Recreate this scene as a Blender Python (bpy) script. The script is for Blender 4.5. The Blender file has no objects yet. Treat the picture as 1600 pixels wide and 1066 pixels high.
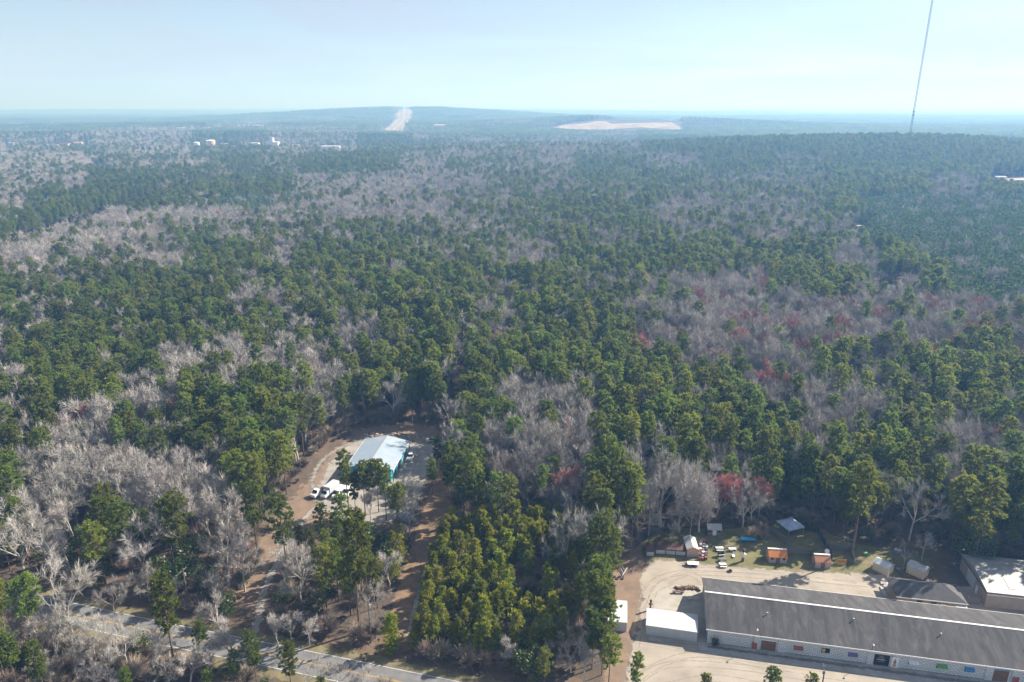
import bpy, math, random
import numpy as np
from mathutils import Vector, Matrix

R = math.radians
sc = bpy.context.scene
COL = sc.collection

# ------------------------------------------------------------------ camera
CAM_H, PITCH, FPX = 110.0, R(18.2), 1120.0          # metres, radians, focal length in photo pixels (1600 wide)
cam_d = bpy.data.cameras.new("camera")
cam_d.sensor_width = 36.0
cam_d.lens = FPX / 1600.0 * 36.0
cam_d.clip_start, cam_d.clip_end = 1.0, 150000.0
cam = bpy.data.objects.new("camera", cam_d)
COL.objects.link(cam)
cam.location = (0, 0, CAM_H)
cam.rotation_euler = (R(90) - PITCH, 0, 0)
sc.camera = cam

# ------------------------------------------------------------------ sky and sun
SUN_AZ, SUN_EL = R(64), R(35)                        # azimuth from +Y towards +X
w = bpy.data.worlds.new("World")
sc.world = w
w.use_nodes = True
nt = w.node_tree
nt.nodes.clear()
wo = nt.nodes.new("ShaderNodeOutputWorld")
bg = nt.nodes.new("ShaderNodeBackground")
sky = nt.nodes.new("ShaderNodeTexSky")
sky.sky_type = 'NISHITA'
sky.sun_disc = False
sky.sun_elevation = SUN_EL
sky.sun_rotation = SUN_AZ
sky.altitude = 100
sky.air_density = 1.0
sky.dust_density = 0.4
sky.ozone_density = 2.5
# thin high cloud over the whole dome
tc = nt.nodes.new("ShaderNodeTexCoord")
sep = nt.nodes.new("ShaderNodeSeparateXYZ")
nt.links.new(tc.outputs['Generated'], sep.inputs[0])
addz = nt.nodes.new("ShaderNodeMath"); addz.operation = 'ADD'; addz.inputs[1].default_value = 0.10
nt.links.new(sep.outputs[2], addz.inputs[0])
mxz = nt.nodes.new("ShaderNodeMath"); mxz.operation = 'MAXIMUM'; mxz.inputs[1].default_value = 0.05
nt.links.new(addz.outputs[0], mxz.inputs[0])
dx = nt.nodes.new("ShaderNodeMath"); dx.operation = 'DIVIDE'
dy = nt.nodes.new("ShaderNodeMath"); dy.operation = 'DIVIDE'
nt.links.new(sep.outputs[0], dx.inputs[0]); nt.links.new(mxz.outputs[0], dx.inputs[1])
nt.links.new(sep.outputs[1], dy.inputs[0]); nt.links.new(mxz.outputs[0], dy.inputs[1])
cmb = nt.nodes.new("ShaderNodeCombineXYZ")
nt.links.new(dx.outputs[0], cmb.inputs[0]); nt.links.new(dy.outputs[0], cmb.inputs[1])
cn = nt.nodes.new("ShaderNodeTexNoise")
cn.inputs['Scale'].default_value = 0.42; cn.inputs['Detail'].default_value = 7; cn.inputs['Roughness'].default_value = 0.55
cn.inputs['Distortion'].default_value = 0.6
nt.links.new(cmb.outputs[0], cn.inputs['Vector'])
cr = nt.nodes.new("ShaderNodeMapRange")
cr.inputs['From Min'].default_value = 0.42; cr.inputs['From Max'].default_value = 0.66
cr.inputs['To Min'].default_value = 0.38; cr.inputs['To Max'].default_value = 0.90
nt.links.new(cn.outputs[0], cr.inputs[0])
cmix = nt.nodes.new("ShaderNodeMix"); cmix.data_type = 'RGBA'
nt.links.new(cr.outputs[0], cmix.inputs['Factor'])
nt.links.new(sky.outputs[0], cmix.inputs[6])
cmix.inputs[7].default_value = (3.85, 3.7, 4.1, 1)
nt.links.new(cmix.outputs[2], bg.inputs[0])
bg.inputs[1].default_value = 0.05
nt.links.new(bg.outputs[0], wo.inputs[0])

sun_d = bpy.data.lights.new("sun", 'SUN')
sun_d.energy = 4.2
sun_d.angle = R(0.53)
sun_d.color = (1.0, 0.965, 0.91)
sun = bpy.data.objects.new("sun", sun_d)
COL.objects.link(sun)
sdir = Vector((math.sin(SUN_AZ) * math.cos(SUN_EL), math.cos(SUN_AZ) * math.cos(SUN_EL), math.sin(SUN_EL)))
sun.rotation_euler = sdir.to_track_quat('Z', 'Y').to_euler()
sun.location = (200, 100, 320)

vs = sc.view_settings
vs.view_transform = 'Standard'
vs.look = 'None'
vs.gamma = 1.0
vs.exposure = 1.58
vs.use_curve_mapping = False
sc.render.engine = 'CYCLES'
cy = sc.cycles
cy.max_bounces = 6; cy.diffuse_bounces = 4; cy.glossy_bounces = 2; cy.transmission_bounces = 2
cy.transparent_max_bounces = 10; cy.volume_bounces = 0
cy.use_denoising = True
try:
    cy.denoiser = 'OPENIMAGEDENOISE'
except Exception:
    pass

# ------------------------------------------------------------------ land form
def noise2(x, y, seed=0):
    """vectorised value noise, 0..1"""
    x = np.asarray(x, float); y = np.asarray(y, float)
    xi = np.floor(x).astype(np.int64); yi = np.floor(y).astype(np.int64)
    fx = x - xi; fy = y - yi
    fx = fx * fx * (3 - 2 * fx); fy = fy * fy * (3 - 2 * fy)
    def h(a, b):
        n = (a * 374761393 + b * 668265263 + seed * 1442695041) & 0x7fffffff
        n = ((n ^ (n >> 13)) * 1274126177) & 0x7fffffff
        return ((n ^ (n >> 16)) & 0xffff) / 65535.0
    return (h(xi, yi) * (1 - fx) + h(xi + 1, yi) * fx) * (1 - fy) + (h(xi, yi + 1) * (1 - fx) + h(xi + 1, yi + 1) * fx) * fy

def fbm(x, y, seed=0, o=3):
    t = 0; a = 1; s = 0
    for k in range(o):
        t = t + a * noise2(np.asarray(x) * 2 ** k, np.asarray(y) * 2 ** k, seed + k); s += a; a *= .5
    return t / s

def sstep(a, b, v):
    t = np.clip((np.asarray(v, float) - a) / (b - a), 0, 1)
    return t * t * (3 - 2 * t)

def terrain(x, y):
    x = np.asarray(x, float); y = np.asarray(y, float)
    z = 0 * x
    sx = np.where(x < 760, 720.0, 430.0)
    z = z + 36 * np.exp(-((x - 760) / sx) ** 2 - ((y - 1430) / 300.0) ** 2)
    z = z + 88 * np.exp(-((x + 800) / 1150.0) ** 2 - ((y - 5700) / 1350.0) ** 2)
    z = z + 52 * np.exp(-((x - 520) / 750.0) ** 2 - ((y - 3500) / 480.0) ** 2)
    z = z + 24 * np.exp(-((x + 1500) / 900.0) ** 2 - ((y - 3300) / 350.0) ** 2)
    z = z + 16 * np.exp(-((x + 1000) / 720.0) ** 2 - ((y - 2240) / 150.0) ** 2)
    z = z + sstep(1500, 3500, y) * 34 * (fbm(x / 1900.0, y / 800.0, 5, 3) - .5)
    z = z + sstep(6000, 12000, y) * 90 * (fbm(x / 5200.0, y / 1900.0, 11, 3) - .45)
    z = z + sstep(350, 900, y) * 5 * (noise2(x / 260.0, y / 200.0, 3) - .5)
    return z

def tz(x, y):
    return float(terrain(x, y))

CP, SP = math.cos(PITCH), math.sin(PITCH)
def survey(px, py, z=None):
    """photo pixel -> ground point (z=None: on the land; else on the level z)"""
    u = (px - 800) / FPX; v = (533 - py) / FPX
    d = (u, CP + v * SP, -SP + v * CP)
    if z is not None:
        t = (z - CAM_H) / d[2]
        return Vector((d[0] * t, d[1] * t, z))
    ta = np.geomspace(80.0, 60000.0, 1700)
    below = CAM_H + d[2] * ta < terrain(d[0] * ta, d[1] * ta)
    t = float(ta[int(np.argmax(below))]) if below.any() else 60000.0
    return Vector((d[0] * t, d[1] * t, tz(d[0] * t, d[1] * t)))

def chart(X, Y, Z):
    """ground point -> survey sheet coordinates"""
    dz = np.asarray(Z) - CAM_H
    f = Y * CP - dz * SP
    up = Y * SP + dz * CP
    return 800 + FPX * X / f, 533 - FPX * up / f

def W(pts, z=None):
    return [tuple(survey(a, b, z)[:2]) for a, b in pts]

def inpoly(px, py, poly):
    px = np.asarray(px); py = np.asarray(py)
    c = np.zeros(px.shape, bool)
    n = len(poly)
    for i in range(n):
        x1, y1 = poly[i]; x2, y2 = poly[(i + 1) % n]
        if y1 == y2:
            continue
        m = ((y1 > py) != (y2 > py)) & (px < (x2 - x1) * (py - y1) / (y2 - y1) + x1)
        c ^= m
    return c

def polydist(px, py, pts, closed=True):
    px = np.asarray(px, float); py = np.asarray(py, float)
    best = np.full(px.shape, 1e9)
    n = len(pts)
    for i in range(n if closed else n - 1):
        x1, y1 = pts[i]; x2, y2 = pts[(i + 1) % n]
        L = (x2 - x1) ** 2 + (y2 - y1) ** 2 + 1e-9
        t = np.clip(((px - x1) * (x2 - x1) + (py - y1) * (y2 - y1)) / L, 0, 1)
        best = np.minimum(best, np.hypot(px - x1 - t * (x2 - x1), py - y1 - t * (y2 - y1)))
    return best

# ------------------------------------------------------------------ materials
MATS = {}
def mat(name, c1, c2=None, rough=.8, scale=4.0, detail=5, metal=0.0, spec=.3, bump=0.0, stretch=(1, 1, 1), rnd=0.0,
        trans=0.0, feather=False, patch=None, coord='Object', lo=.35, hi=.65, emit=None):
    if name in MATS:
        return MATS[name]
    m = bpy.data.materials.new(name)
    m.use_nodes = True
    t = m.node_tree; N = t.nodes; L = t.links
    N.clear()
    out = N.new("ShaderNodeOutputMaterial")
    p = N.new("ShaderNodeBsdfPrincipled")
    p.inputs['Roughness'].default_value = rough
    p.inputs['Metallic'].default_value = metal
    p.inputs['Specular IOR Level'].default_value = spec
    col = None
    co = N.new("ShaderNodeTexCoord")
    mp = N.new("ShaderNodeMapping"); mp.inputs['Scale'].default_value = stretch
    L.new(co.outputs[coord], mp.inputs[0])
    if c2 is not None:
        nz = N.new("ShaderNodeTexNoise"); nz.inputs['Scale'].default_value = scale; nz.inputs['Detail'].default_value = detail
        nz.inputs['Roughness'].default_value = .62
        L.new(mp.outputs[0], nz.inputs['Vector'])
        rp = N.new("ShaderNodeMapRange"); rp.inputs[1].default_value = lo; rp.inputs[2].default_value = hi
        L.new(nz.outputs[0], rp.inputs[0])
        mx = N.new("ShaderNodeMix"); mx.data_type = 'RGBA'
        mx.inputs[6].default_value = (*c1, 1); mx.inputs[7].default_value = (*c2, 1)
        L.new(rp.outputs[0], mx.inputs['Factor'])
        col = mx.outputs[2]
        if bump:
            bp = N.new("ShaderNodeBump"); bp.inputs['Strength'].default_value = bump; bp.inputs['Distance'].default_value = .15
            L.new(nz.outputs[0], bp.inputs['Height']); L.new(bp.outputs[0], p.inputs['Normal'])
    if patch:
        n5 = N.new("ShaderNodeTexNoise"); n5.inputs['Scale'].default_value = patch[1]; n5.inputs['Detail'].default_value = 9
        n5.inputs['Roughness'].default_value = .72; n5.inputs['Distortion'].default_value = .8
        mp5 = N.new("ShaderNodeMapping"); mp5.inputs['Location'].default_value = (37, 11, 5); mp5.inputs['Scale'].default_value = patch[3] if len(patch) > 3 else (1, 1, 1)
        L.new(co.outputs[coord], mp5.inputs[0]); L.new(mp5.outputs[0], n5.inputs['Vector'])
        r5 = N.new("ShaderNodeMapRange"); r5.inputs[1].default_value = .48; r5.inputs[2].default_value = .68; r5.inputs[4].default_value = patch[2]
        L.new(n5.outputs[0], r5.inputs[0])
        m5 = N.new("ShaderNodeMix"); m5.data_type = 'RGBA'; m5.inputs[7].default_value = (*patch[0], 1)
        L.new(r5.outputs[0], m5.inputs['Factor']); L.new(col, m5.inputs[6]); col = m5.outputs[2]
    if rnd:
        oi = N.new("ShaderNodeObjectInfo")
        hs = N.new("ShaderNodeHueSaturation")
        a = N.new("ShaderNodeMapRange"); a.inputs[3].default_value = 1 - rnd; a.inputs[4].default_value = 1 + rnd
        L.new(oi.outputs['Random'], a.inputs[0]); L.new(a.outputs[0], hs.inputs['Value'])
        b = N.new("ShaderNodeMath"); b.operation = 'MULTIPLY_ADD'; b.inputs[1].default_value = 7.31; b.inputs[2].default_value = .13
        fr = N.new("ShaderNodeMath"); fr.operation = 'FRACT'
        L.new(oi.outputs['Random'], b.inputs[0]); L.new(b.outputs[0], fr.inputs[0])
        h = N.new("ShaderNodeMapRange"); h.inputs[3].default_value = .5 - rnd * .07; h.inputs[4].default_value = .5 + rnd * .07
        L.new(fr.outputs[0], h.inputs[0]); L.new(h.outputs[0], hs.inputs['Hue'])
        if col is None:
            hs.inputs['Color'].default_value = (*c1, 1)
        else:
            L.new(col, hs.inputs['Color'])
        col = hs.outputs[0]
    if col is None:
        p.inputs['Base Color'].default_value = (*c1, 1)
    else:
        L.new(col, p.inputs['Base Color'])
    sh = p.outputs[0]
    if trans:
        tr = N.new("ShaderNodeBsdfTranslucent")
        if col is None:
            tr.inputs[0].default_value = (*c1, 1)
        else:
            L.new(col, tr.inputs[0])
        ms = N.new("ShaderNodeMixShader"); ms.inputs[0].default_value = trans
        L.new(sh, ms.inputs[1]); L.new(tr.outputs[0], ms.inputs[2])
        sh = ms.outputs[0]
    if feather:
        at = N.new("ShaderNodeAttribute"); at.attribute_name = 'edge'
        n2 = N.new("ShaderNodeTexNoise"); n2.inputs['Scale'].default_value = .55; n2.inputs['Detail'].default_value = 8
        n2.inputs['Roughness'].default_value = .7
        L.new(co.outputs['Object'], n2.inputs['Vector'])
        ad = N.new("ShaderNodeMath"); ad.operation = 'MULTIPLY_ADD'; ad.inputs[1].default_value = 1.0
        sb = N.new("ShaderNodeMath"); sb.operation = 'SUBTRACT'; sb.inputs[1].default_value = .5
        L.new(n2.outputs[0], sb.inputs[0])
        m2 = N.new("ShaderNodeMath"); m2.operation = 'MULTIPLY'; m2.inputs[1].default_value = 1.6
        L.new(sb.outputs[0], m2.inputs[0])
        L.new(at.outputs['Fac'], ad.inputs[0]); L.new(m2.outputs[0], ad.inputs[2])
        r2 = N.new("ShaderNodeMapRange"); r2.inputs[1].default_value = .38; r2.inputs[2].default_value = .62
        L.new(ad.outputs[0], r2.inputs[0])
        tp = N.new("ShaderNodeBsdfTransparent")
        ms = N.new("ShaderNodeMixShader")
        L.new(r2.outputs[0], ms.inputs[0]); L.new(tp.outputs[0], ms.inputs[1]); L.new(sh, ms.inputs[2])
        sh = ms.outputs[0]
    if emit:
        p.inputs['Emission Color'].default_value = (*emit, 1); p.inputs['Emission Strength'].default_value = 1
    L.new(sh, out.inputs[0])
    MATS[name] = m
    return m

mat('litter', (.15, .092, .058), (.085, .058, .042), .95, .35, 9, bump=.4, coord='Object')
mat('needles', (.212, .252, .042), (.140, .180, .034), .6, .9, 3, rnd=.34, trans=.52, spec=.25)
mat('needles_young', (.29, .30, .024), (.20, .225, .020), .6, .9, 3, rnd=.26, trans=.40, spec=.25)
mat('needles_plant', (.145, .215, .062), (.092, .150, .048), .6, .6, 3, rnd=.22, trans=.25, spec=.25)
mat('leaves_dark', (.085, .120, .024), (.045, .072, .016), .45, 1.0, 3, rnd=.25, trans=.2, spec=.5)
mat('pine_bark', (.17, .12, .09), (.095, .07, .055), .95, 3.0, 4, stretch=(1, 1, .3))
mat('bare_bark', (.47, .435, .40), (.32, .29, .26), .9, .5, 4, rnd=.28)
mat('bare_twig', (.41, .385, .355), (.27, .248, .228), .9, .25, 3, rnd=.32)
mat('maple_bud', (.42, .185, .165), (.33, .19, .165), .85, .3, 3, rnd=.2)
mat('brush_twig', (.30, .245, .20), (.19, .145, .11), .9, .4, 3, rnd=.3)

# ------------------------------------------------------------------ mesh builder
class MB:
    def __init__(s):
        s.v = []; s.f = []; s.m = []
    def face(s, pts, mi=0):
        b = len(s.v); s.v += [tuple(p) for p in pts]; s.f.append(tuple(range(b, b + len(pts)))); s.m.append(mi)
    def add(s, vs, fs, mi=0):
        b = len(s.v); s.v += [tuple(p) for p in vs]
        for f in fs:
            s.f.append(tuple(i + b for i in f)); s.m.append(mi)
    def box(s, x0, x1, y0, y1, z0, z1, mi=0, rz=0, at=None):
        vs = [(x, y, z) for z in (z0, z1) for y in (y0, y1) for x in (x0, x1)]
        if rz or at:
            c, n = math.cos(rz), math.sin(rz); ax, ay = at or (0, 0)
            vs = [(ax + x * c - y * n, ay + x * n + y * c, z) for x, y, z in vs]
        s.add(vs, [(0, 2, 3, 1), (4, 5, 7, 6), (0, 1, 5, 4), (2, 6, 7, 3), (0, 4, 6, 2), (1, 3, 7, 5)], mi)
    def bar(s, a, b, r0, r1=None, n=6, mi=0, cap=True):
        r1 = r0 if r1 is None else r1
        a = Vector(a); b = Vector(b); d = b - a
        if d.length < 1e-6: return
        d.normalize()
        u = d.cross(Vector((0, 0, 1)) if abs(d.z) < .95 else Vector((1, 0, 0))).normalized(); v = d.cross(u)
        vs = []
        for c, r in ((a, r0), (b, r1)):
            for k in range(n):
                t = 2 * math.pi * k / n
                vs.append(c + u * (r * math.cos(t)) + v * (r * math.sin(t)))
        fs = [(k, (k + 1) % n, n + (k + 1) % n, n + k) for k in range(n)]
        if cap:
            fs += [tuple(range(n - 1, -1, -1)), tuple(range(n, 2 * n))]
        s.add(vs, fs, mi)
    def prism(s, prof, y0, y1, mi=0, axis='y'):
        """profile (x,z) list extruded along y"""
        n = len(prof)
        if axis == 'y':
            vs = [(x, y0, z) for x, z in prof] + [(x, y1, z) for x, z in prof]
        else:
            vs = [(y0, x, z) for x, z in prof] + [(y1, x, z) for x, z in prof]
        fs = [(k, (k + 1) % n, n + (k + 1) % n, n + k) for k in range(n)] + [tuple(range(n - 1, -1, -1)), tuple(range(n, 2 * n))]
        s.add(vs, fs, mi)
    def lathe(s, prof, n=16, c=(0, 0, 0), mi=0):
        vs = []
        for r, z in prof:
            for k in range(n):
                t = 2 * math.pi * k / n
                vs.append((c[0] + r * math.cos(t), c[1] + r * math.sin(t), c[2] + z))
        fs = []
        for i in range(len(prof) - 1):
            for k in range(n):
                fs.append((i * n + k, i * n + (k + 1) % n, (i + 1) * n + (k + 1) % n, (i + 1) * n + k))
        fs += [tuple(range(n - 1, -1, -1)), tuple(range((len(prof) - 1) * n, len(prof) * n))]
        s.add(vs, fs, mi)
    def mesh(s, name, mats):
        me = bpy.data.meshes.new(name)
        me.from_pydata(s.v, [], s.f)
        for m in (mats if isinstance(mats, (list, tuple)) else [mats]):
            me.materials.append(MATS[m] if isinstance(m, str) else m)
        if any(s.m):
            me.polygons.foreach_set('material_index', s.m)
        me.update()
        return me
    def build(s, name, mats, parent=None, smooth=False):
        me = s.mesh(name, mats)
        if smooth:
            me.polygons.foreach_set('use_smooth', [True] * len(me.polygons))
        return link(name, me, parent)

def link(name, data, parent=None):
    o = bpy.data.objects.new(name, data)
    COL.objects.link(o)
    if parent is not None:
        o.parent = parent
    return o

def tag(o, label=None, cat=None, group=None, kind=None):
    if label: o['label'] = label
    if cat: o['category'] = cat
    if group: o['group'] = group
    if kind: o['kind'] = kind
    return o

def thing(name, label, cat, loc, rz=0, group=None):
    o = bpy.data.objects.new(name, None)
    o.empty_display_size = .5
    COL.objects.link(o)
    if len(loc) == 2:
        loc = (loc[0], loc[1], tz(loc[0], loc[1]))
    o.location = loc; o.rotation_euler = (0, 0, rz)
    return tag(o, label, cat, group)

def bx(name, m, parent, *args, **k):
    b = MB(); b.box(*args, **k)
    return b.build(name, m, parent)

# ------------------------------------------------------------------ ground
xs = np.concatenate([-np.geomspace(60000, 130, 90), np.linspace(-120, 140, 27), np.geomspace(150, 60000, 90)])
ys = np.concatenate([np.linspace(-3000, 0, 8), np.linspace(60, 900, 43), np.geomspace(930, 70000, 150)])
GX, GY = np.meshgrid(xs, ys)
GZ = terrain(GX, GY)
nx, ny = len(xs), len(ys)
vv = np.stack([GX.ravel(), GY.ravel(), GZ.ravel()], 1)
ii = (np.arange(ny - 1)[:, None] * nx + np.arange(nx - 1)[None, :]).ravel()
ff = np.stack([ii, ii + 1, ii + nx + 1, ii + nx], 1)
me = bpy.data.meshes.new('ground')
me.from_pydata(vv.tolist(), [], ff.tolist())
me.polygons.foreach_set('use_smooth', [True] * len(me.polygons))

# leaf litter near, wooded land far away (too far for single trees)
gm = bpy.data.materials.new('forest_floor'); gm.use_nodes = True
t = gm.node_tree; N = t.nodes; L = t.links
p = N['Principled BSDF']; p.inputs['Roughness'].default_value = .95; p.inputs['Specular IOR Level'].default_value = .1
co = N.new("ShaderNodeTexCoord")
def nz_(scale, detail=6, rough=.6):
    n = N.new("ShaderNodeTexNoise"); n.inputs['Scale'].default_value = scale; n.inputs['Detail'].default_value = detail
    n.inputs['Roughness'].default_value = rough
    L.new(co.outputs['Object'], n.inputs['Vector']); return n
def ramp_(n, stops):
    r = N.new("ShaderNodeValToRGB")
    while len(r.color_ramp.elements) < len(stops): r.color_ramp.elements.new(.5)
    for e, (pos, c) in zip(r.color_ramp.elements, stops): e.position = pos; e.color = (*c, 1)
    L.new(n.outputs[0], r.inputs[0]); return r
n1 = nz_(.09, 9, .68); r1 = ramp_(n1, [(.32, (.058, .046, .038)), (.46, (.100, .078, .061)), (.60, (.148, .106, .077)), (.72, (.112, .105, .062))])
n3 = nz_(.0011, 9, .62); r3 = ramp_(n3, [(.36, (.028, .058, .022)), (.50, (.040, .070, .030)), (.56, (.115, .098, .088)), (.70, (.13, .108, .098))])
sx_ = N.new("ShaderNodeSeparateXYZ"); L.new(co.outputs['Object'], sx_.inputs[0])
mr = N.new("ShaderNodeMapRange"); mr.inputs[1].default_value = 2400; mr.inputs[2].default_value = 5200
L.new(sx_.outputs[1], mr.inputs[0])
mx = N.new("ShaderNodeMix"); mx.data_type = 'RGBA'
L.new(mr.outputs[0], mx.inputs['Factor']); L.new(r1.outputs[0], mx.inputs[6]); L.new(r3.outputs[0], mx.inputs[7])
L.new(mx.outputs[2], p.inputs['Base Color'])
bp = N.new("ShaderNodeBump"); bp.inputs['Strength'].default_value = .5; bp.inputs['Distance'].default_value = .3
n4 = nz_(1.2, 6, .7); L.new(n4.outputs[0], bp.inputs['Height']); L.new(bp.outputs[0], p.inputs['Normal'])
me.materials.append(gm)
ground = link('ground', me)
tag(ground, kind='structure')

# sheets laid on the ground: gravel, grass, dirt, asphalt
mat('gravel', (.345, .305, .252), (.24, .208, .170), .95, .16, 10, bump=.25, feather=True, lo=.36, hi=.70, patch=((.27, .235, .195), .09, .8, (1, 2.2, 1)))
mat('gravel_grey', (.31, .288, .255), (.205, .185, .16), .95, .3, 9, bump=.25, feather=True, lo=.36, hi=.66)
mat('lane_gravel', (.27, .245, .22), (.19, .165, .14), .95, .4, 9, bump=.2, feather=True)
mat('slab', (.40, .37, .32), (.27, .25, .215), .9, .22, 9, bump=.1, feather=True, lo=.34, hi=.66, patch=((.22, .20, .17), .3, .6))
mat('dirt', (.235, .162, .112), (.165, .120, .088), .95, .25, 9, bump=.4, feather=True, patch=((.13, .095, .068), .22, .9))
mat('dry_grass', (.25, .160, .095), (.145, .096, .062), .95, .3, 10, bump=.5, feather=True, patch=((.11, .085, .05), .3, .8))
mat('grass', (.165, .150, .065), (.085, .092, .036), .95, .35, 9, bump=.5, feather=True, patch=((.22, .175, .11), .2, .8))
mat('verge', (.19, .165, .085), (.12, .10, .06), .95, .35, 9, bump=.5, feather=True)
mat('asphalt', (.175, .174, .172), (.125, .124, .125), .9, .5, 8, bump=.1, feather=True)
mat('far_sand', (.38, .31, .24), (.20, .145, .10), .95, .02, 8, feather=True)
mat('far_field', (.30, .24, .15), (.22, .16, .10), .95, .02, 8, feather=True)

def sheet(name, poly, m, lift, feather=2.0, step=1.0):
    """a sheet draped over the land inside a polygon (metres), thinning out towards its edge"""
    xs_ = [a for a, b in poly]; ys_ = [b for a, b in poly]
    gx = np.arange(min(xs_) - step, max(xs_) + step * 2, step); gy = np.arange(min(ys_) - step, max(ys_) + step * 2, step)
    X, Y = np.meshgrid(gx, gy)
    ins = inpoly(X, Y, poly); d = polydist(X, Y, poly)
    sd = np.where(ins, d, -d)
    keep = sd > -step * 1.5
    idx = -np.ones(X.shape, int); idx[keep] = np.arange(keep.sum())
    V = np.stack([X[keep], Y[keep], terrain(X[keep], Y[keep]) + lift], 1)
    q = keep[:-1, :-1] & keep[1:, :-1] & keep[:-1, 1:] & keep[1:, 1:]
    F_ = np.stack([idx[:-1, :-1][q], idx[:-1, 1:][q], idx[1:, 1:][q], idx[1:, :-1][q]], 1)
    me_ = bpy.data.meshes.new(name)
    me_.from_pydata(V.tolist(), [], F_.tolist())
    at = me_.attributes.new('edge', 'FLOAT', 'POINT')
    at.data.foreach_set('value', np.clip(sd[keep] / feather + .3, 0, 1.6).astype(np.float32))
    me_.materials.append(MATS[m])
    o = link(name, me_)
    return tag(o, kind='structure')

def ribbon(pts, width, a=None):
    """polygon around a polyline of ground points"""
    Lf = []; Rt = []
    for i, pnt in enumerate(pts):
        q0 = Vector(pts[max(i - 1, 0)]); q1 = Vector(pts[min(i + 1, len(pts) - 1)])
        d = (q1 - q0).normalized(); n = Vector((-d.y, d.x))
        wv = width[i] if isinstance(width, (list, tuple)) else width
        Lf.append(tuple(Vector(pnt) + n * wv / 2)); Rt.append(tuple(Vector(pnt) - n * wv / 2))
    return Lf + Rt[::-1]

def strip(name, line, width, m, lift, feather=1.0, step=3.0):
    """a road-like strip along a line of ground points"""
    P_ = [np.array(q, float) for q in line]
    wl = list(width) if isinstance(width, (list, tuple)) else [width] * len(P_)
    C_ = []; Wd = []
    for i in range(len(P_) - 1):
        n = max(1, int(np.linalg.norm(P_[i + 1] - P_[i]) / step))
        for k in range(n):
            C_.append(P_[i] + (P_[i + 1] - P_[i]) * k / n); Wd.append(wl[i] + (wl[i + 1] - wl[i]) * k / n)
    C_.append(P_[-1]); Wd.append(wl[-1])
    C_ = np.array(C_); Wd = np.array(Wd)
    T = np.gradient(C_, axis=0); T /= np.linalg.norm(T, axis=1)[:, None] + 1e-9
    Nn = np.stack([-T[:, 1], T[:, 0]], 1)
    cs = np.linspace(-.5, .5, 9)
    ext = Wd + feather * 1.0
    X = C_[:, 0][:, None] + Nn[:, 0][:, None] * cs[None, :] * ext[:, None]
    Y = C_[:, 1][:, None] + Nn[:, 1][:, None] * cs[None, :] * ext[:, None]
    sd = Wd[:, None] / 2 - np.abs(cs)[None, :] * ext[:, None]
    V = np.stack([X.ravel(), Y.ravel(), terrain(X.ravel(), Y.ravel()) + lift], 1)
    n = len(C_); i_ = (np.arange(n - 1)[:, None] * 9 + np.arange(8)[None, :]).ravel()
    me_ = bpy.data.meshes.new(name)
    me_.from_pydata(V.tolist(), [], np.stack([i_, i_ + 9, i_ + 10, i_ + 1], 1).tolist())
    at = me_.attributes.new('edge', 'FLOAT', 'POINT')
    at.data.foreach_set('value', np.clip(sd.ravel() / feather + .3, 0, 1.6).astype(np.float32))
    me_.materials.append(MATS[m])
    return tag(link(name, me_), kind='structure')

def smooth_line(pts, n=6):
    out = []
    P_ = [pts[0]] + list(pts) + [pts[-1]]
    for i in range(1, len(P_) - 2):
        p0, p1, p2, p3 = [np.array(q, float) for q in P_[i - 1:i + 3]]
        for k in range(n):
            t_ = k / n
            out.append(tuple(.5 * ((2 * p1) + (-p0 + p2) * t_ + (2 * p0 - 5 * p1 + 4 * p2 - p3) * t_ ** 2 + (-p0 + 3 * p1 - 3 * p2 + p3) * t_ ** 3)))
    out.append(tuple(pts[-1]))
    return out

# county road
r_a = survey(85, 953, 0).xy; r_b = survey(506, 1041, 0).xy
r_d = (r_b - r_a).normalized(); r_n = Vector((-r_d.y, r_d.x))
ROAD = [tuple(r_a - r_d * 220 + r_n * 14), tuple(r_a - r_d * 110 + r_n * 3), tuple(r_a), tuple(r_b), tuple(r_b + r_d * 60), tuple(r_b + r_d * 220)]
ROADS = smooth_line(ROAD, 8)
strip('road_verge', ROADS, 12.5, 'verge', .010, 3.5, 2)
strip('road', ROADS, 6.9, 'asphalt', .030, .25, 2)
mat('line_white', (.62, .61, .58), (.42, .41, .39), .8, 3.0)
mat('line_yellow', (.55, .36, .05), (.36, .25, .07), .8, 3.0)
def stripe(name, off, width, m):
    b = MB()
    for i in range(len(ROADS) - 1):
        q0 = Vector(ROADS[i]); q1 = Vector(ROADS[i + 1]); d = (q1 - q0).normalized(); n = Vector((-d.y, d.x))
        a0 = q0 + n * (off - width / 2); a1 = q0 + n * (off + width / 2); b0 = q1 + n * (off - width / 2); b1 = q1 + n * (off + width / 2)
        b.face([(a0.x, a0.y, .036), (b0.x, b0.y, .036), (b1.x, b1.y, .036), (a1.x, a1.y, .036)])
    return tag(b.build(name, m), kind='structure')
stripe('road_edge_marking', 3.05, .13, 'line_white'); stripe('road_edge_marking', -3.05, .13, 'line_white')
stripe('road_centre_marking', .12, .11, 'line_yellow'); stripe('road_centre_marking', -.12, .11, 'line_yellow')

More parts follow.
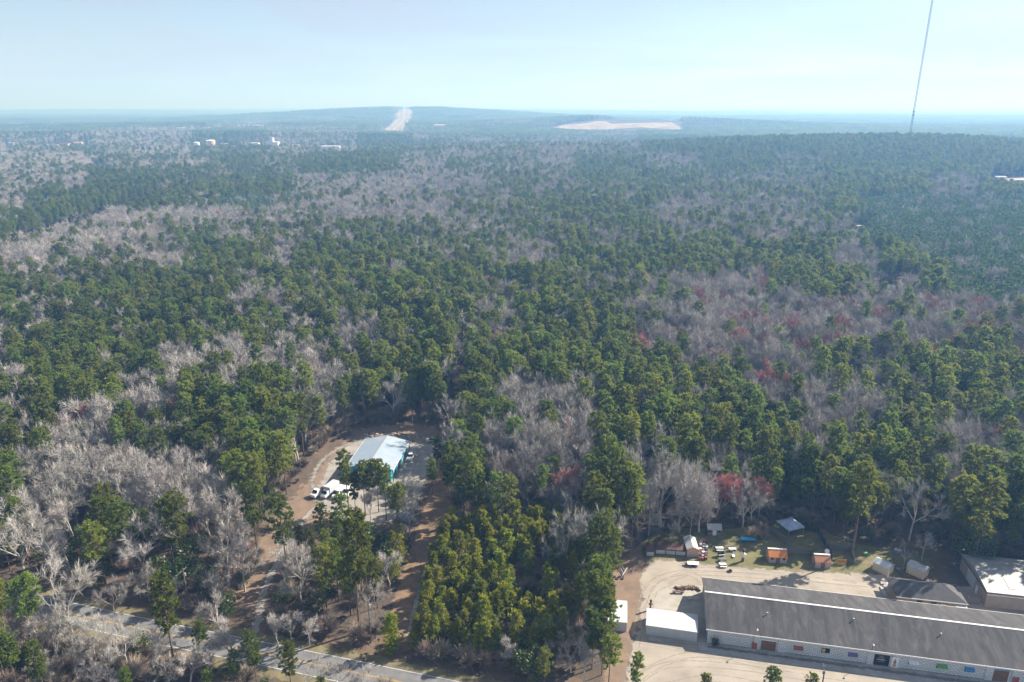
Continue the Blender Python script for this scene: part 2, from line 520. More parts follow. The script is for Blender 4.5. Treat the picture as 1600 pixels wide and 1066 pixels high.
# workshop yard, drive and the strip beside the parcel
YARD = W([(497, 800), (488, 768), (505, 730), (540, 690), (580, 676), (640, 676), (690, 684), (694, 705), (672, 745), (660, 775), (642, 800), (600, 822), (545, 815)], 0)
APRON = W([(398, 842), (420, 806), (474, 748), (510, 706), (548, 670), (600, 660), (690, 662), (705, 690), (690, 720), (655, 790), (600, 830), (480, 850), (420, 880)], 0)
DRIVE = smooth_line(W([(388, 1022), (404, 965), (412, 925), (432, 880), (455, 838), (488, 798), (520, 778)], 0), 5)
LANE = smooth_line(W([(500, 790), (488, 750), (512, 712), (556, 690), (600, 678)], 0), 5)
TRAIL = W([(590, 1016), (668, 1022), (664, 960), (678, 880), (712, 800), (722, 730), (733, 640), (735, 545), (720, 535), (708, 600), (692, 680), (668, 770), (644, 835), (612, 930)], 0)
WEST = W([(345, 950), (330, 900), (352, 868), (395, 830), (460, 846), (420, 900), (400, 960)], 0)
sheet('dirt_apron', APRON, 'dirt', .006, 8.0, 1.2)
sheet('trail_strip', TRAIL, 'dry_grass', .008, 3.0, 1.2)
sheet('dirt_bank', WEST, 'dirt', .009, 4.0, 1.2)
sheet('gravel_yard', YARD, 'gravel_grey', .014, 5.0, 1.0)
strip('driveway', DRIVE, 2.6, 'gravel_grey', .018, 2.2, 1)
strip('gravel_lane', LANE, 2.6, 'lane_gravel', .024, 3.0, 1)
RUT = W([(632, 1000), (646, 1000), (652, 960), (664, 905), (684, 860), (676, 858), (656, 900), (640, 958)], 0)
sheet('sand_track', RUT, 'gravel_grey', .016, 1.5, .7)

# gravel lot of the block building
LOT = W([(950, 1150), (972, 1064), (978, 1030), (990, 985), (1000, 935), (994, 905), (1006, 884), (1022, 872), (1070, 876), (1150, 884), (1235, 890), (1290, 892), (1380, 895), (1420, 905), (1520, 915), (1660, 930), (1900, 990), (1900, 1150)], 0)
LOTDIRT = W([(918, 1150), (940, 1040), (955, 960), (950, 900), (975, 862), (1010, 842), (1040, 852), (1012, 900), (1008, 960), (985, 1060), (975, 1150)], 0)
YARDGRASS = W([(1004, 880), (1000, 850), (1010, 832), (1060, 822), (1130, 824), (1210, 818), (1270, 820), (1330, 845), (1400, 858), (1450, 868), (1470, 890), (1400, 902), (1250, 902), (1100, 896)], 0)
sheet('lot_dirt', LOTDIRT, 'dirt', .006, 3.0, 1.0)
sheet('yard_grass', YARDGRASS, 'grass', .009, 3.0, 1.0)
sheet('gravel_lot', LOT, 'gravel', .014, 3.2, .9)
PAD = W([(1012, 975), (1024, 925), (1050, 912), (1106, 914), (1106, 1010), (1010, 1002)], 0)
sheet('concrete_pad', PAD, 'slab', .020, 1.2, .7)

# wheel ruts worn into the lot
mat('rut', (.255, .222, .182), (.31, .272, .222), .95, .8, 8, feather=True)
for k_, (pts_, gap_) in enumerate([([(985, 1075), (1040, 1040), (1150, 1042), (1300, 1066), (1420, 1085)], 1.7), ([(992, 1010), (1002, 960), (1015, 915), (1060, 896), (1150, 898), (1290, 908), (1370, 915)], 1.8),
                          ([(975, 1090), (1010, 1050), (1090, 1022), (1200, 1042)], 1.7), ([(1000, 950), (1030, 905), (1110, 890), (1230, 900), (1340, 915)], 1.7), ([(1020, 1080), (1120, 1060), (1260, 1090)], 1.9), ([(1040, 910), (1070, 897), (1090, 902), (1098, 912)], 1.6)]):
    ln_ = smooth_line(W(pts_, 0), 5)
    for s_ in (-.5, .5):
        q_ = []
        for i, a_ in enumerate(ln_):
            e0 = Vector(ln_[max(i - 1, 0)]); e1 = Vector(ln_[min(i + 1, len(ln_) - 1)]); v_ = (e1 - e0).normalized()
            q_.append(tuple(Vector(a_) + Vector((-v_.y, v_.x)) * gap_ * s_))
        strip('wheel_rut', q_, .34, 'rut', .0245 + .003 * k_ + (.0015 if s_ > 0 else 0), .55, 1.2)
# far clearings
QUARRY = W([(862, 201), (880, 196), (915, 193), (930, 190), (948, 190), (955, 194), (1000, 193), (1050, 192), (1064, 199), (1070, 207), (1050, 203), (1000, 200), (940, 204), (900, 203)])
QUARRY_CLEAR = W([(855, 205), (880, 194), (925, 188), (1055, 189), (1078, 210), (1040, 212), (940, 212), (880, 210)])
TOWERPATH = W([(1396, 238), (1404, 232), (1417, 216), (1426, 214), (1420, 224), (1406, 238)])
FIELD = W([(300, 206), (340, 199), (400, 195), (450, 195), (420, 203), (350, 205), (310, 209)])
sheet('sand_quarry', QUARRY, 'far_sand', 1.0, 18, 12)
sheet('mast_track', TOWERPATH, 'far_sand', .6, 5, 4)
sheet('far_field', FIELD, 'far_field', 1.0, 18, 14)
HILLROAD = W([(600, 216), (612, 208), (623, 197), (631, 185), (637, 170), (641, 162)])
HILL_L = (Vector(HILLROAD[-1]) - Vector(HILLROAD[-2])).normalized()
HILLROAD.append(tuple(Vector(HILLROAD[-1]) + HILL_L * 500))
HW = [40, 60, 95, 120, 120, 120, 120]
strip('highway_cut', HILLROAD, HW, 'far_field', 1.2, 18, 14)
def offs(pts, d):
    o_ = []
    for i, q in enumerate(pts):
        a = Vector(pts[max(i - 1, 0)]); b = Vector(pts[min(i + 1, len(pts) - 1)]); v = (b - a).normalized()
        o_.append(tuple(Vector(q) + Vector((-v.y, v.x)) * d))
    return o_
mat('far_concrete', (.33, .32, .30), (.26, .25, .235), .9, .02, 5, feather=True)
for d_ in (-33, 0, 33):
    strip('highway', offs(HILLROAD, d_), 15, 'far_concrete', 1.9, 6, 14)
LEFTROAD = smooth_line(W([(-60, 418), (20, 394), (70, 378), (130, 358), (185, 340), (235, 322), (290, 306), (350, 290), (430, 268), (510, 248), (580, 228)], 0), 4)
strip('highway_verge', LEFTROAD, 26, 'far_field', .3, 4, 6)
strip('highway', offs(LEFTROAD, 5.5), 8, 'far_concrete', .45, 1.5, 6)
strip('highway', offs(LEFTROAD, -5.5), 8, 'far_concrete', .45, 1.5, 6)
EASTYARD = W([(1525, 297), (1545, 283), (1600, 276), (1680, 278), (1680, 300), (1600, 296)])
sheet('far_yard', EASTYARD, 'far_sand', .5, 6, 5)
EASTDIRT = W([(1508, 306), (1522, 297), (1538, 298), (1530, 308)])
sheet('red_dirt_patch', EASTDIRT, 'far_sand', .6, 6, 5)
WESTFIELD = W([(40, 232), (90, 226), (140, 224), (150, 230), (90, 238)])
sheet('far_lawn', WESTFIELD, 'far_field', .5, 6, 6)
# ------------------------------------------------------------------ object materials
def stripe_mat(name, c1, c2, scale, axis='X', rough=.5, metal=0.0, wear=None, wscale=.4):
    """ribbed or boarded sheet: bands across one axis, with wear"""
    m = bpy.data.materials.new(name); m.use_nodes = True
    t_ = m.node_tree; N_ = t_.nodes; L_ = t_.links
    p_ = N_['Principled BSDF']; p_.inputs['Roughness'].default_value = rough; p_.inputs['Metallic'].default_value = metal
    co_ = N_.new('ShaderNodeTexCoord'); wv = N_.new('ShaderNodeTexWave'); wv.bands_direction = axis
    wv.inputs['Scale'].default_value = scale; wv.inputs['Distortion'].default_value = .15
    L_.new(co_.outputs['Object'], wv.inputs['Vector'])
    a = N_.new('ShaderNodeMix'); a.data_type = 'RGBA'; a.inputs[6].default_value = (*c1, 1); a.inputs[7].default_value = (*c2, 1)
    L_.new(wv.outputs['Fac'], a.inputs['Factor'])
    o_ = a.outputs[2]
    if wear:
        nz = N_.new('ShaderNodeTexNoise'); nz.inputs['Scale'].default_value = wscale; nz.inputs['Detail'].default_value = 8; nz.inputs['Roughness'].default_value = .65
        L_.new(co_.outputs['Object'], nz.inputs['Vector'])
        r_ = N_.new('ShaderNodeMapRange'); r_.inputs[1].default_value = .47; r_.inputs[2].default_value = .72; r_.inputs[4].default_value = .75
        L_.new(nz.outputs[0], r_.inputs[0])
        b = N_.new('ShaderNodeMix'); b.data_type = 'RGBA'; b.inputs[7].default_value = (*wear, 1)
        L_.new(r_.outputs[0], b.inputs['Factor']); L_.new(o_, b.inputs[6]); o_ = b.outputs[2]
    L_.new(o_, p_.inputs['Base Color'])
    bp_ = N_.new('ShaderNodeBump'); bp_.inputs['Strength'].default_value = .35; bp_.inputs['Distance'].default_value = .05
    L_.new(wv.outputs['Fac'], bp_.inputs['Height']); L_.new(bp_.outputs[0], p_.inputs['Normal'])
    MATS[name] = m
def block_mat(name, c1, c2, mortar, bw, bh, stain):
    m = bpy.data.materials.new(name); m.use_nodes = True
    t_ = m.node_tree; N_ = t_.nodes; L_ = t_.links
    p_ = N_['Principled BSDF']; p_.inputs['Roughness'].default_value = .85
    co_ = N_.new('ShaderNodeTexCoord'); mp_ = N_.new('ShaderNodeMapping'); mp_.inputs['Rotation'].default_value = (R(90), 0, 0)
    L_.new(co_.outputs['Object'], mp_.inputs[0])
    br = N_.new('ShaderNodeTexBrick'); br.inputs['Scale'].default_value = 1.0
    br.inputs['Brick Width'].default_value = bw; br.inputs['Row Height'].default_value = bh; br.inputs['Mortar Size'].default_value = bh * .13
    br.inputs['Color1'].default_value = (*c1, 1); br.inputs['Color2'].default_value = (*c2, 1); br.inputs['Mortar'].default_value = (*mortar, 1)
    L_.new(mp_.outputs[0], br.inputs['Vector'])
    nz = N_.new('ShaderNodeTexNoise'); nz.inputs['Scale'].default_value = .5; nz.inputs['Detail'].default_value = 8
    L_.new(co_.outputs['Object'], nz.inputs['Vector'])
    r_ = N_.new('ShaderNodeMapRange'); r_.inputs[1].default_value = .5; r_.inputs[2].default_value = .75; r_.inputs[4].default_value = .6
    L_.new(nz.outputs[0], r_.inputs[0])
    b = N_.new('ShaderNodeMix'); b.data_type = 'RGBA'; b.inputs[7].default_value = (*stain, 1)
    L_.new(r_.outputs[0], b.inputs['Factor']); L_.new(br.outputs[0], b.inputs[6]); L_.new(b.outputs[2], p_.inputs['Base Color'])
    bp_ = N_.new('ShaderNodeBump'); bp_.inputs['Strength'].default_value = .4; bp_.inputs['Distance'].default_value = .03; bp_.invert = True
    L_.new(br.outputs['Fac'], bp_.inputs['Height']); L_.new(bp_.outputs[0], p_.inputs['Normal'])
    MATS[name] = m
block_mat('white_block', (.66, .68, .68), (.55, .58, .60), (.22, .25, .28), .8, .4, (.42, .45, .46))
block_mat('brown_brick', (.30, .17, .10), (.24, .13, .08), (.33, .26, .2), .25, .09, (.2, .12, .08))
mat('shingle', (.040, .039, .042), (.080, .077, .079), .9, .32, 9, stretch=(2.2, .25, 1), bump=.1, lo=.32, hi=.70, patch=((.115, .108, .108), .5, .8, (1, .12, 1)))
mat('shingle_old', (.105, .10, .10), (.075, .072, .074), .9, 1.2, 8, bump=.1)
mat('white_trim', (.75, .75, .74), (.62, .61, .60), .6, 2.0)
mat('white_paint', (.76, .76, .75), (.66, .66, .65), .4, 1.5)
mat('white_metal', (.47, .49, .51), (.40, .42, .44), .42, .5)
mat('cream', (.62, .55, .40), (.52, .46, .34), .7, 1.0)
mat('brown_door', (.20, .105, .07), (.14, .08, .055), .75, 2.0)
mat('red_paint', (.36, .085, .065), (.27, .075, .06), .6, 2.5)
mat('pink_wall', (.55, .33, .24), (.45, .28, .22), .8, 1.5)
mat('orange_roof', (.55, .20, .055), (.40, .15, .05), .75, .9, 8)
mat('terracotta_roof', (.42, .19, .10), (.30, .15, .10), .75, 1.2, 8)
mat('orange_panel', (.55, .30, .07), (.42, .22, .06), .7, 1.5)
mat('purple', (.16, .12, .30), (.13, .10, .24), .6, 3.0)
mat('green_paint', (.14, .34, .08), (.11, .27, .07), .6, 3.0)
mat('blue_paint', (.05, .24, .52), (.045, .19, .42), .45, 3.0)
mat('cyan_paint', (.10, .36, .46), (.09, .30, .40), .6, 3.0)
mat('yellow_paint', (.55, .38, .04), (.45, .30, .04), .6, 3.0)
mat('tank_blue', (.02, .34, .62), (.02, .28, .55), .3, 2.0, spec=.5)
mat('teal_wall', (.02, .33, .47), (.02, .28, .40), .5, .8)
mat('base_blue', (.30, .36, .42), (.24, .29, .34), .8, 1.0)
mat('black_paint', (.012, .012, .014), (.02, .02, .022), .5, 3.0)
mat('dark_metal', (.05, .052, .055), (.08, .075, .07), .6, 2.0)
mat('glass', (.015, .02, .028), None, .08, spec=.6)
mat('tyre', (.014, .014, .015), (.025, .024, .023), .85, 6.0)
mat('grey_wood', (.20, .19, .18), (.12, .115, .11), .9, .8, 7, stretch=(4, 4, .4))
mat('brown_wood', (.17, .10, .06), (.10, .065, .045), .9, 1.5, 6)
mat('pole_wood', (.20, .16, .125), (.13, .105, .085), .9, 1.5, 6, stretch=(3, 3, .3))
mat('rust', (.145, .062, .045), (.085, .045, .038), .85, 1.0, 8)
mat('concrete', (.42, .40, .37), (.31, .30, .28), .9, .8, 7)
mat('wire', (.16, .16, .17), None, .6)
mat('tarp_blue', (.09, .16, .34), (.3, .33, .4), .6, 1.5)
mat('tent_cloth', (.34, .42, .56), (.26, .33, .46), .7, 1.0)
mat('steel', (.40, .41, .42), (.30, .31, .32), .5, 1.5, metal=.3)
mat('mast_white', (.10, .10, .11), None, .6)
mat('mast_red', (.12, .045, .045), None, .6)
mat('tan_tank', (.58, .42, .29), (.5, .36, .25), .7, .2)
mat('rubble', (.26, .215, .17), (.15, .12, .095), .95, .8, 9, bump=.6)
stripe_mat('ribbed_white', (.50, .52, .54), (.40, .42, .45), 3.2, 'X', .45, .0, (.52, .52, .51), .35)
stripe_mat('ribbed_grey', (.47, .49, .50), (.36, .38, .39), 3.0, 'X', .5, .1, (.40, .39, .37), .4)
stripe_mat('shop_roof', (.31, .38, .45), (.26, .325, .39), 1.1, 'Y', .5, .1, (.40, .43, .46), .2)
stripe_mat('warehouse_roof', (.29, .29, .275), (.215, .215, .205), 2.2, 'X', .55, .1, (.30, .285, .26), .25)
stripe_mat('rusty_sheet', (.125, .055, .042), (.07, .038, .034), 2.5, 'X', .85, 0, (.16, .075, .05), .8)
stripe_mat('picket', (.22, .21, .20), (.10, .095, .095), 3.5, 'X', .9, 0, (.16, .15, .145), .8)
stripe_mat('cream_siding', (.66, .59, .44), (.56, .50, .37), 1.8, 'X', .7)

BUILT = []          # places kept clear of trees: x, y, radius

def gable(root, w_, d_, eave, ridge, wall_m, roof_m, over=.35, along='x', th=.14, trim='white_trim', gable_m=None):
    """walls and roof of a gabled building, centred on x 0..w, y 0..d; ridge runs along the given axis"""
    b = MB()
    if along == 'x':
        b.prism([(0, 0), (d_, 0), (d_, eave), (d_ / 2, ridge), (0, eave)], 0, w_, axis='x')
    else:
        b.prism([(0, 0), (w_, 0), (w_, eave), (w_ / 2, ridge), (0, eave)], 0, d_, axis='y')
    wall = b.build('wall', wall_m, root)
    span = d_ if along == 'x' else w_
    ln = w_ if along == 'x' else d_
    sl = (ridge - eave) / (span / 2)
    e = eave - over * sl + .04
    r = MB()
    r.prism([(-over, e), (span / 2, ridge + .04), (span + over, e), (span + over, e + th), (span / 2, ridge + .04 + th), (-over, e + th)], -over, ln + over, axis='x' if along == 'x' else 'y')
    roof = r.build('roof', roof_m, root)
    if trim:
        for k, yy in enumerate((-over - .06, span + over + .001)):
            f = MB()
            if along == 'x': f.box(-over - .02, ln + over + .02, yy, yy + .06, e - .04, e + th + .02)
            else: f.box(yy, yy + .06, -over - .02, ln + over + .02, e - .04, e + th + .02)
            f.build('fascia', trim, roof)
    return wall, roof

# ------------------------------------------------------------------ long block building
LB = survey(1104, 1003, 0).xy
LB_RZ = R(-11.2)
lx = Vector((math.cos(LB_RZ), math.sin(LB_RZ))); ly = Vector((-lx.y, lx.x))
def facade(px, py):
    """photo pixel -> (along, height) on the front wall"""
    u_ = (px - 800) / FPX; v_ = (533 - py) / FPX
    d_ = Vector((u_, CP + v_ * SP, -SP + v_ * CP))
    t_ = LB.dot(ly) / (d_.x * ly.x + d_.y * ly.y)
    q = d_ * t_
    return (Vector((q.x, q.y)) - LB).dot(lx), CAM_H + q.z
BW, BD, BE, BR = 82.0, 17.0, 3.7, 6.3
lb = thing('block_building', 'long white block building with dark weathered shingle roof and coloured window boards', 'building', (LB.x, LB.y, 0), LB_RZ)
b = MB(); b.prism([(0, -.1), (BD, -.1), (BD, BE), (BD / 2, BR), (0, BE)], 0, BW, axis='x'); b.build('wall', 'white_block', lb)
sl = (BR - BE) / (BD / 2); ov = .55
roofs = []
for s_ in (0, 1):
    r = MB(); y0, y1 = (-ov, BD / 2) if s_ == 0 else (BD + ov, BD / 2)
    z0, z1 = BE - ov * sl + .03, BR + .03
    r.prism([(y0, z0), (y1, z1), (y1, z1 + .16), (y0, z0 + .16)], -.45, BW + .45, axis='x')
    roofs.append(r.build('roof', 'shingle', lb))
rc = MB(); rc.prism([(BD / 2 - .22, BR + .16), (BD / 2, BR + .215), (BD / 2 + .22, BR + .16), (BD / 2 + .22, BR + .20), (BD / 2, BR + .27), (BD / 2 - .22, BR + .20)], -.47, BW + .47, axis='x'); rc.build('ridge_cap', 'white_trim', roofs[0])
bx('fascia', 'white_trim', roofs[0], -.47, BW + .47, -ov - .08, -ov - .002, BE - ov * sl - .06, BE - ov * sl + .2)
bx('fascia', 'white_trim', roofs[1], -.47, BW + .47, BD + ov + .002, BD + ov + .08, BE - ov * sl - .06, BE - ov * sl + .2)
for a_, c_ in ((1104, 1114), (1176.5, 1186), (1214, 1226), (1353, 1363), (1391, 1405), (1536, 1548), (1577, 1594)):
    u0 = facade(a_, 1003 + (a_ - 1104) * .139)[0]; u1 = facade(c_, 1003 + (c_ - 1104) * .139)[0]
    bx('pier', 'white_block', lb, max(u0, .01), u1, -.22, .0, -.1, BE - .12)
k_ = 0
for px in list(np.arange(1121, 1172, 11.6)) + list(np.arange(1230, 1352, 11.6)) + list(np.arange(1409, 1536, 12.4)):
    u0 = facade(px, 990 + (px - 1104) * .126)[0]
    bx('painted_panel', 'black_paint' if px < 1400 else 'cyan_paint', lb, u0, u0 + .78, -.03, -.001, BE - .62, BE - .22)
def fitting(name, m, x0, y0, x1, y1, depth, label=None):
    u0, z1 = facade(x0, y0); u1, z0 = facade(x1, y1)
    o = bx(name, m, lb, u0, u1, -depth, -.002, max(z0, .02), min(z1, BE - .7))
    if label: o['label'] = label
    return o, u0, u1, max(z0, .02), min(z1, BE - .7)
def awning(m, x0, y0, x1, y1, label):
    u0, z1 = facade(x0, y0 + 2); u1, z0 = facade(x1, y1)
    u1 = max(u1, u0 + 1.4); zc = min(BE - .75, (z0 + z1) / 2 + .55)
    a = MB(); a.prism([(-.001, zc), (-.75, zc - .42), (-.75, zc - .50), (-.001, zc - .12)], u0, u1, axis='x')
    o = a.build('window_board', m, lb); o['label'] = label
    bx('window', 'glass', lb, u0 + .1, u1 - .1, -.02, -.001, zc - 1.15, zc - .22)
awning('red_paint', 1240, 1007, 1254, 1016, 'red propped window board')
awning('purple', 1325, 1018, 1339, 1026, 'purple propped window board')
awning('white_paint', 1419, 1030, 1434, 1038, 'white propped window board')
awning('green_paint', 1463, 1036, 1479, 1044, 'green propped window board')
awning('blue_paint', 1507, 1041, 1521, 1049, 'blue propped window board')
o, u0, u1, z0, z1 = fitting('window', 'glass', 1284, 1012, 1296, 1021, .05)
bx('pane', 'yellow_paint', o, u0 + .15, u0 + .75, -.06, -.051, z0 + .15, z1 - .15)
o, u0, u1, z0, z1 = fitting('door', 'brown_door', 1190, 1000, 1211, 1020, .05, 'brown roller door')
bx('lintel', 'white_trim', lb, u0 - .1, u1 + .1, -.10, -.003, z1 + .02, z1 + .28)
o, u0, u1, z0, z1 = fitting('door', 'brown_door', 1550, 1046, 1573, 1066, .05, 'brown roller door near the right edge')
bx('lintel', 'cyan_paint', lb, u0 - .1, u1 + .1, -.10, -.003, z1 + .02, z1 + .28)
fitting('door', 'red_paint', 1175.5, 1003, 1181.5, 1017, .26, 'narrow red door')
fitting('door', 'red_paint', 1582, 1056, 1590, 1068, .26, 'narrow red door near the right edge')
o, u0, u1, z0, z1 = fitting('door', 'black_paint', 1366.5, 1021, 1388, 1041, .05, 'black doorway board with faded white lettering')
bx('lintel', 'white_trim', lb, u0 - .1, u1 + .1, -.10, -.003, z1 + .02, z1 + .26)
# faded white hand lettering, too worn to read
mat('faded_white', (.42, .44, .45), None, .8)
lt_ = MB(); rl = random.Random(5); cw = (u0 + u1) / 2 - .15; hh = z1 - z0
for row, (zc, half, size) in enumerate([(z0 + hh * .84, .42, .16), (z0 + hh * .70, .55, .20), (z0 + hh * .52, .78, .36), (z0 + hh * .33, .72, .10)]):
    x_ = cw - half
    while x_ < cw + half:
        wl = size * rl.uniform(.45, .7)
        lt_.box(x_, x_ + size * .14, -.058, -.052, zc - size / 2, zc + size / 2)
        lt_.box(x_ + size * .16, x_ + wl, -.058, -.052, zc + size * rl.choice((-.5, -.1, .3)), zc + size * rl.choice((-.5, -.1, .3)) + size * .16)
        lt_.box(x_ + wl * .8, x_ + wl * .8 + size * .12, -.0585, -.0525, zc - size / 2, zc + size * rl.uniform(-.1, .5))
        x_ += wl + size * .18
tag(lt_.build('lettering', 'faded_white', o), kind='stuff')
o, u0, u1, z0, z1 = fitting('mural', 'white_paint', 1394, 1026, 1401, 1044, .235, 'painted purple and yellow panel')
mu = MB(); cxm = (u0 + u1) / 2
for zc, rr_, mi in ((z0 + .55, .38, 0), (z0 + 1.3, .30, 1), (z0 + 1.85, .2, 1)):
    mu.face([(cxm + rr_ * math.cos(2 * math.pi * k / 14), -.24 - .002 * mi, zc + rr_ * 1.1 * math.sin(2 * math.pi * k / 14)) for k in range(14)], mi)
mu.build('painted_shape', ['yellow_paint', 'purple'], o)
for px, py in ((1182, 993), (1362, 1016)):
    u0 = facade(px, py)[0]
    yv = -.2; zb = BE + .05
    v_ = MB(); v_.bar((u0, yv, zb - .5), (u0, yv, zb + 1.5), .05, .05, 6); o = v_.build('lamp_post', 'dark_metal' if px > 1300 else 'steel', lb)
    h_ = MB(); h_.bar((u0, yv, zb + 1.5), (u0 - .1, yv - .55, zb + 1.62), .04, .04, 6); h_.lathe([(.05, 0), (.2, -.12), (.16, -.3), (.05, -.32)], 10, (u0 - .1, yv - .6, zb + 1.75)); h_.build('lamp_head', 'white_paint', o)
for a_ in (12.5, 30.2, 47, 63):
    v_ = MB(); v_.lathe([(.09, -.3), (.09, .5), (.16, .52), (.16, .62), (.02, .66)], 10, (a_, BD / 2 - 2.6 - (a_ % 5) * .5, BR - (2.6 + (a_ % 5) * .5) * sl + .16)); v_.build('roof_vent', 'steel', roofs[0])
for k in range(6): BUILT.append((*(LB + lx * (8 + k * 13) + ly * 8.5), 14))
# stained drip line and slab along the front wall
def lbp(u_, v_): return tuple(LB + lx * u_ + ly * v_)
mat('stain', (.11, .105, .10), (.22, .20, .18), .95, .5, 9, feather=True)
mat('walk', (.36, .345, .32), (.26, .25, .23), .9, .4, 9, feather=True)
sheet('paved_apron', [lbp(-2, -3.6), lbp(BW, -3.6), lbp(BW, -.05), lbp(-2, -.05)], 'walk', .024, .6, .6)
sheet('drip_stain', [lbp(0, -1.9), lbp(BW, -2.2), lbp(BW, -1.0), lbp(0, -.9)], 'stain', .030, .9, .5)
sh = thing('climbing_shrub', 'dark leafless shrub against the left end of the block building', 'shrub', lbp(1.7, -.9))
rs_ = random.Random(8); b = MB()
for k in range(90):
    a_ = rs_.uniform(0, 6.28); r_ = rs_.uniform(0, .5); q = Vector((r_ * math.cos(a_) * 1.8, r_ * math.sin(a_), rs_.uniform(.3, 1.8)))
    b.bar((q.x * .3, q.y * .3, .02), q, .03, .015, 3, cap=False)
    for j in range(3):
        d_ = Vector((rs_.uniform(-1, 1), rs_.uniform(-1, 1), rs_.uniform(-.3, 1))).normalized(); b.bar(q, q + d_ * .4, .035, .01, 3, cap=False)
b.build('branches', 'dark_metal', sh)

# ------------------------------------------------------------------ white ribbed stores
def ribs(root, x0, x1, y, z0, z1, m, step=.45, axis='x'):
    b = MB(); n = int((x1 - x0) / step)
    for k in range(n + 1):
        c = x0 + (x1 - x0) * k / n
        if axis == 'x': b.box(c - .05, c + .05, y - .04, y - .001, z0, z1)
        else: b.box(y + .001, y + .04, c - .05, c + .05, z0, z1)
    o = b.build('ribbed_sheet', m, root); o['kind'] = 'stuff'; return o
q0 = survey(1009, 991.5, 0).xy; q1 = survey(1090, 1003, 0).xy
rz_ = math.atan2(q1.y - q0.y, q1.x - q0.x); ln_ = (q1 - q0).length - .2
s1 = thing('storage_building', 'low white ribbed metal store with gabled roof beside the block building', 'shed', (q0.x, q0.y, 0), rz_)
gable(s1, ln_, 5.4, 2.5, 3.1, 'white_metal', 'ribbed_white', .12, 'x', .08)
ribs(s1, .1, ln_ - .1, 0, .02, 2.42, 'white_metal')
bx('door', 'steel', s1, ln_ + .002, ln_ + .06, 1.4, 3.6, .05, 2.2)
c_ = q0 + (q1 - q0) * .5; BUILT.append((c_.x, c_.y + 2.5, 10))
q2 = survey(979, 987.5, 0).xy
s2 = thing('storage_building', 'white metal store half hidden under pines at the lot edge', 'shed', (q2.x - 6.2, q2.y + .9, 0), R(-8.5))
gable(s2, 6.2, 7.0, 2.5, 3.2, 'white_metal', 'ribbed_white', .12, 'x', .08)
ribs(s2, .1, 6.1, 0, .02, 2.42, 'white_metal')
bx('door', 'steel', s2, 6.202, 6.26, 2.0, 4.6, .05, 2.2)
BUILT.append((q2.x - 2.2, q2.y + 3.6, 4.6))

# ------------------------------------------------------------------ hip roofed brick house
hb0 = Vector((88.9, 138.6)); H_RZ = R(-10.3)
hh_ = thing('brick_house', 'low brown brick house with dark hipped roof behind the block building', 'house', (hb0.x, hb0.y, 0), H_RZ)
bx('wall', 'brown_brick', hh_, 0, 14.2, 0, 6.4, -.1, 2.75)
r = MB(); o_ = .5; e_ = 2.7; p_ = 4.7
A_ = [(-o_, -o_, e_), (14.2 + o_, -o_, e_), (14.2 + o_, 6.4 + o_, e_), (-o_, 6.4 + o_, e_), (3.4, 3.2, p_), (10.8, 3.2, p_)]
r.add(A_ + [(x_, y_, z_ - .12) for x_, y_, z_ in A_[:4]], [(0, 1, 5, 4), (1, 2, 5), (2, 3, 4, 5), (3, 0, 4), (0, 6, 7, 1), (1, 7, 8, 2), (2, 8, 9, 3), (3, 9, 6, 0), (6, 9, 8, 7)])
hr = r.build('roof', 'shingle_old', hh_)
bx('fascia', 'white_trim', hr, -o_ - .02, 14.2 + o_ + .02, -o_ - .06, -o_ - .002, e_ - .16, e_ + .05)
for u_ in (4.2, 7.2): bx('window', 'glass', hh_, u_, u_ + 1.2, -.04, -.002, 1.0, 2.1)
o = bx('window_unit', 'cream', hh_, 9.2, 10.2, -.3, -.002, .9, 1.9); bx('grille', 'dark_metal', o, 9.5, 9.9, -.31, -.301, 1.2, 1.6)
o = bx('porch_roof', 'white_metal', hh_, 12.0, 14.4, -1.5, -.55, 2.1, 2.2)
vt = MB(); vt.lathe([(.08, 0), (.08, .5), (.14, .5), (.1, .6)], 8, (8.2, 4.6, 4.0)); vt.build('roof_vent', 'steel', hr)
BUILT += [(93, 141, 8), (101, 139, 8)]

# ------------------------------------------------------------------ pale metal warehouse
W_RZ = R(-10.5)
wh0 = survey(1541, 945, 0).xy - Vector((.8, 0))
wh = thing('metal_warehouse', 'metal warehouse with pale corrugated roof and blue white roller door', 'warehouse', (wh0.x, wh0.y - .6, 0), W_RZ)
mat('dull_wall', (.36, .29, .245), (.29, .24, .205), .8, .6)
gable(wh, 38, 14.5, 4.0, 5.3, 'dull_wall', 'warehouse_roof', .3, 'x', .12, trim='rust')
bx('gutter', 'white_trim', wh, -.3, 38.3, -.62, -.38, 3.55, 3.72)
bx('rake_trim', 'rust', wh, -.36, -.302, -.3, 14.8, 3.7, 3.95)
bx('door', 'white_metal', wh, -.05, -.002, 6.2, 10.4, .02, 3.3)
bx('door', 'white_paint', wh, -.05, -.002, 4.3, 5.3, .02, 2.1)
for u_ in (5.0, 13.5, 22):
    s_ = MB(); sg = 1.3 / 7.25
    s_.prism([(1.4, 4.0 + 1.4 * sg + .2), (4.6, 4.0 + 4.6 * sg + .2), (4.6, 4.0 + 4.6 * sg + .24), (1.4, 4.0 + 1.4 * sg + .24)], u_, u_ + 1.6, axis='x')
    s_.build('skylight', 'white_paint', wh)
for k in range(4): BUILT.append((wh0.x + 4 + k * 9, wh0.y + 6 - k * 1.6, 11.5))

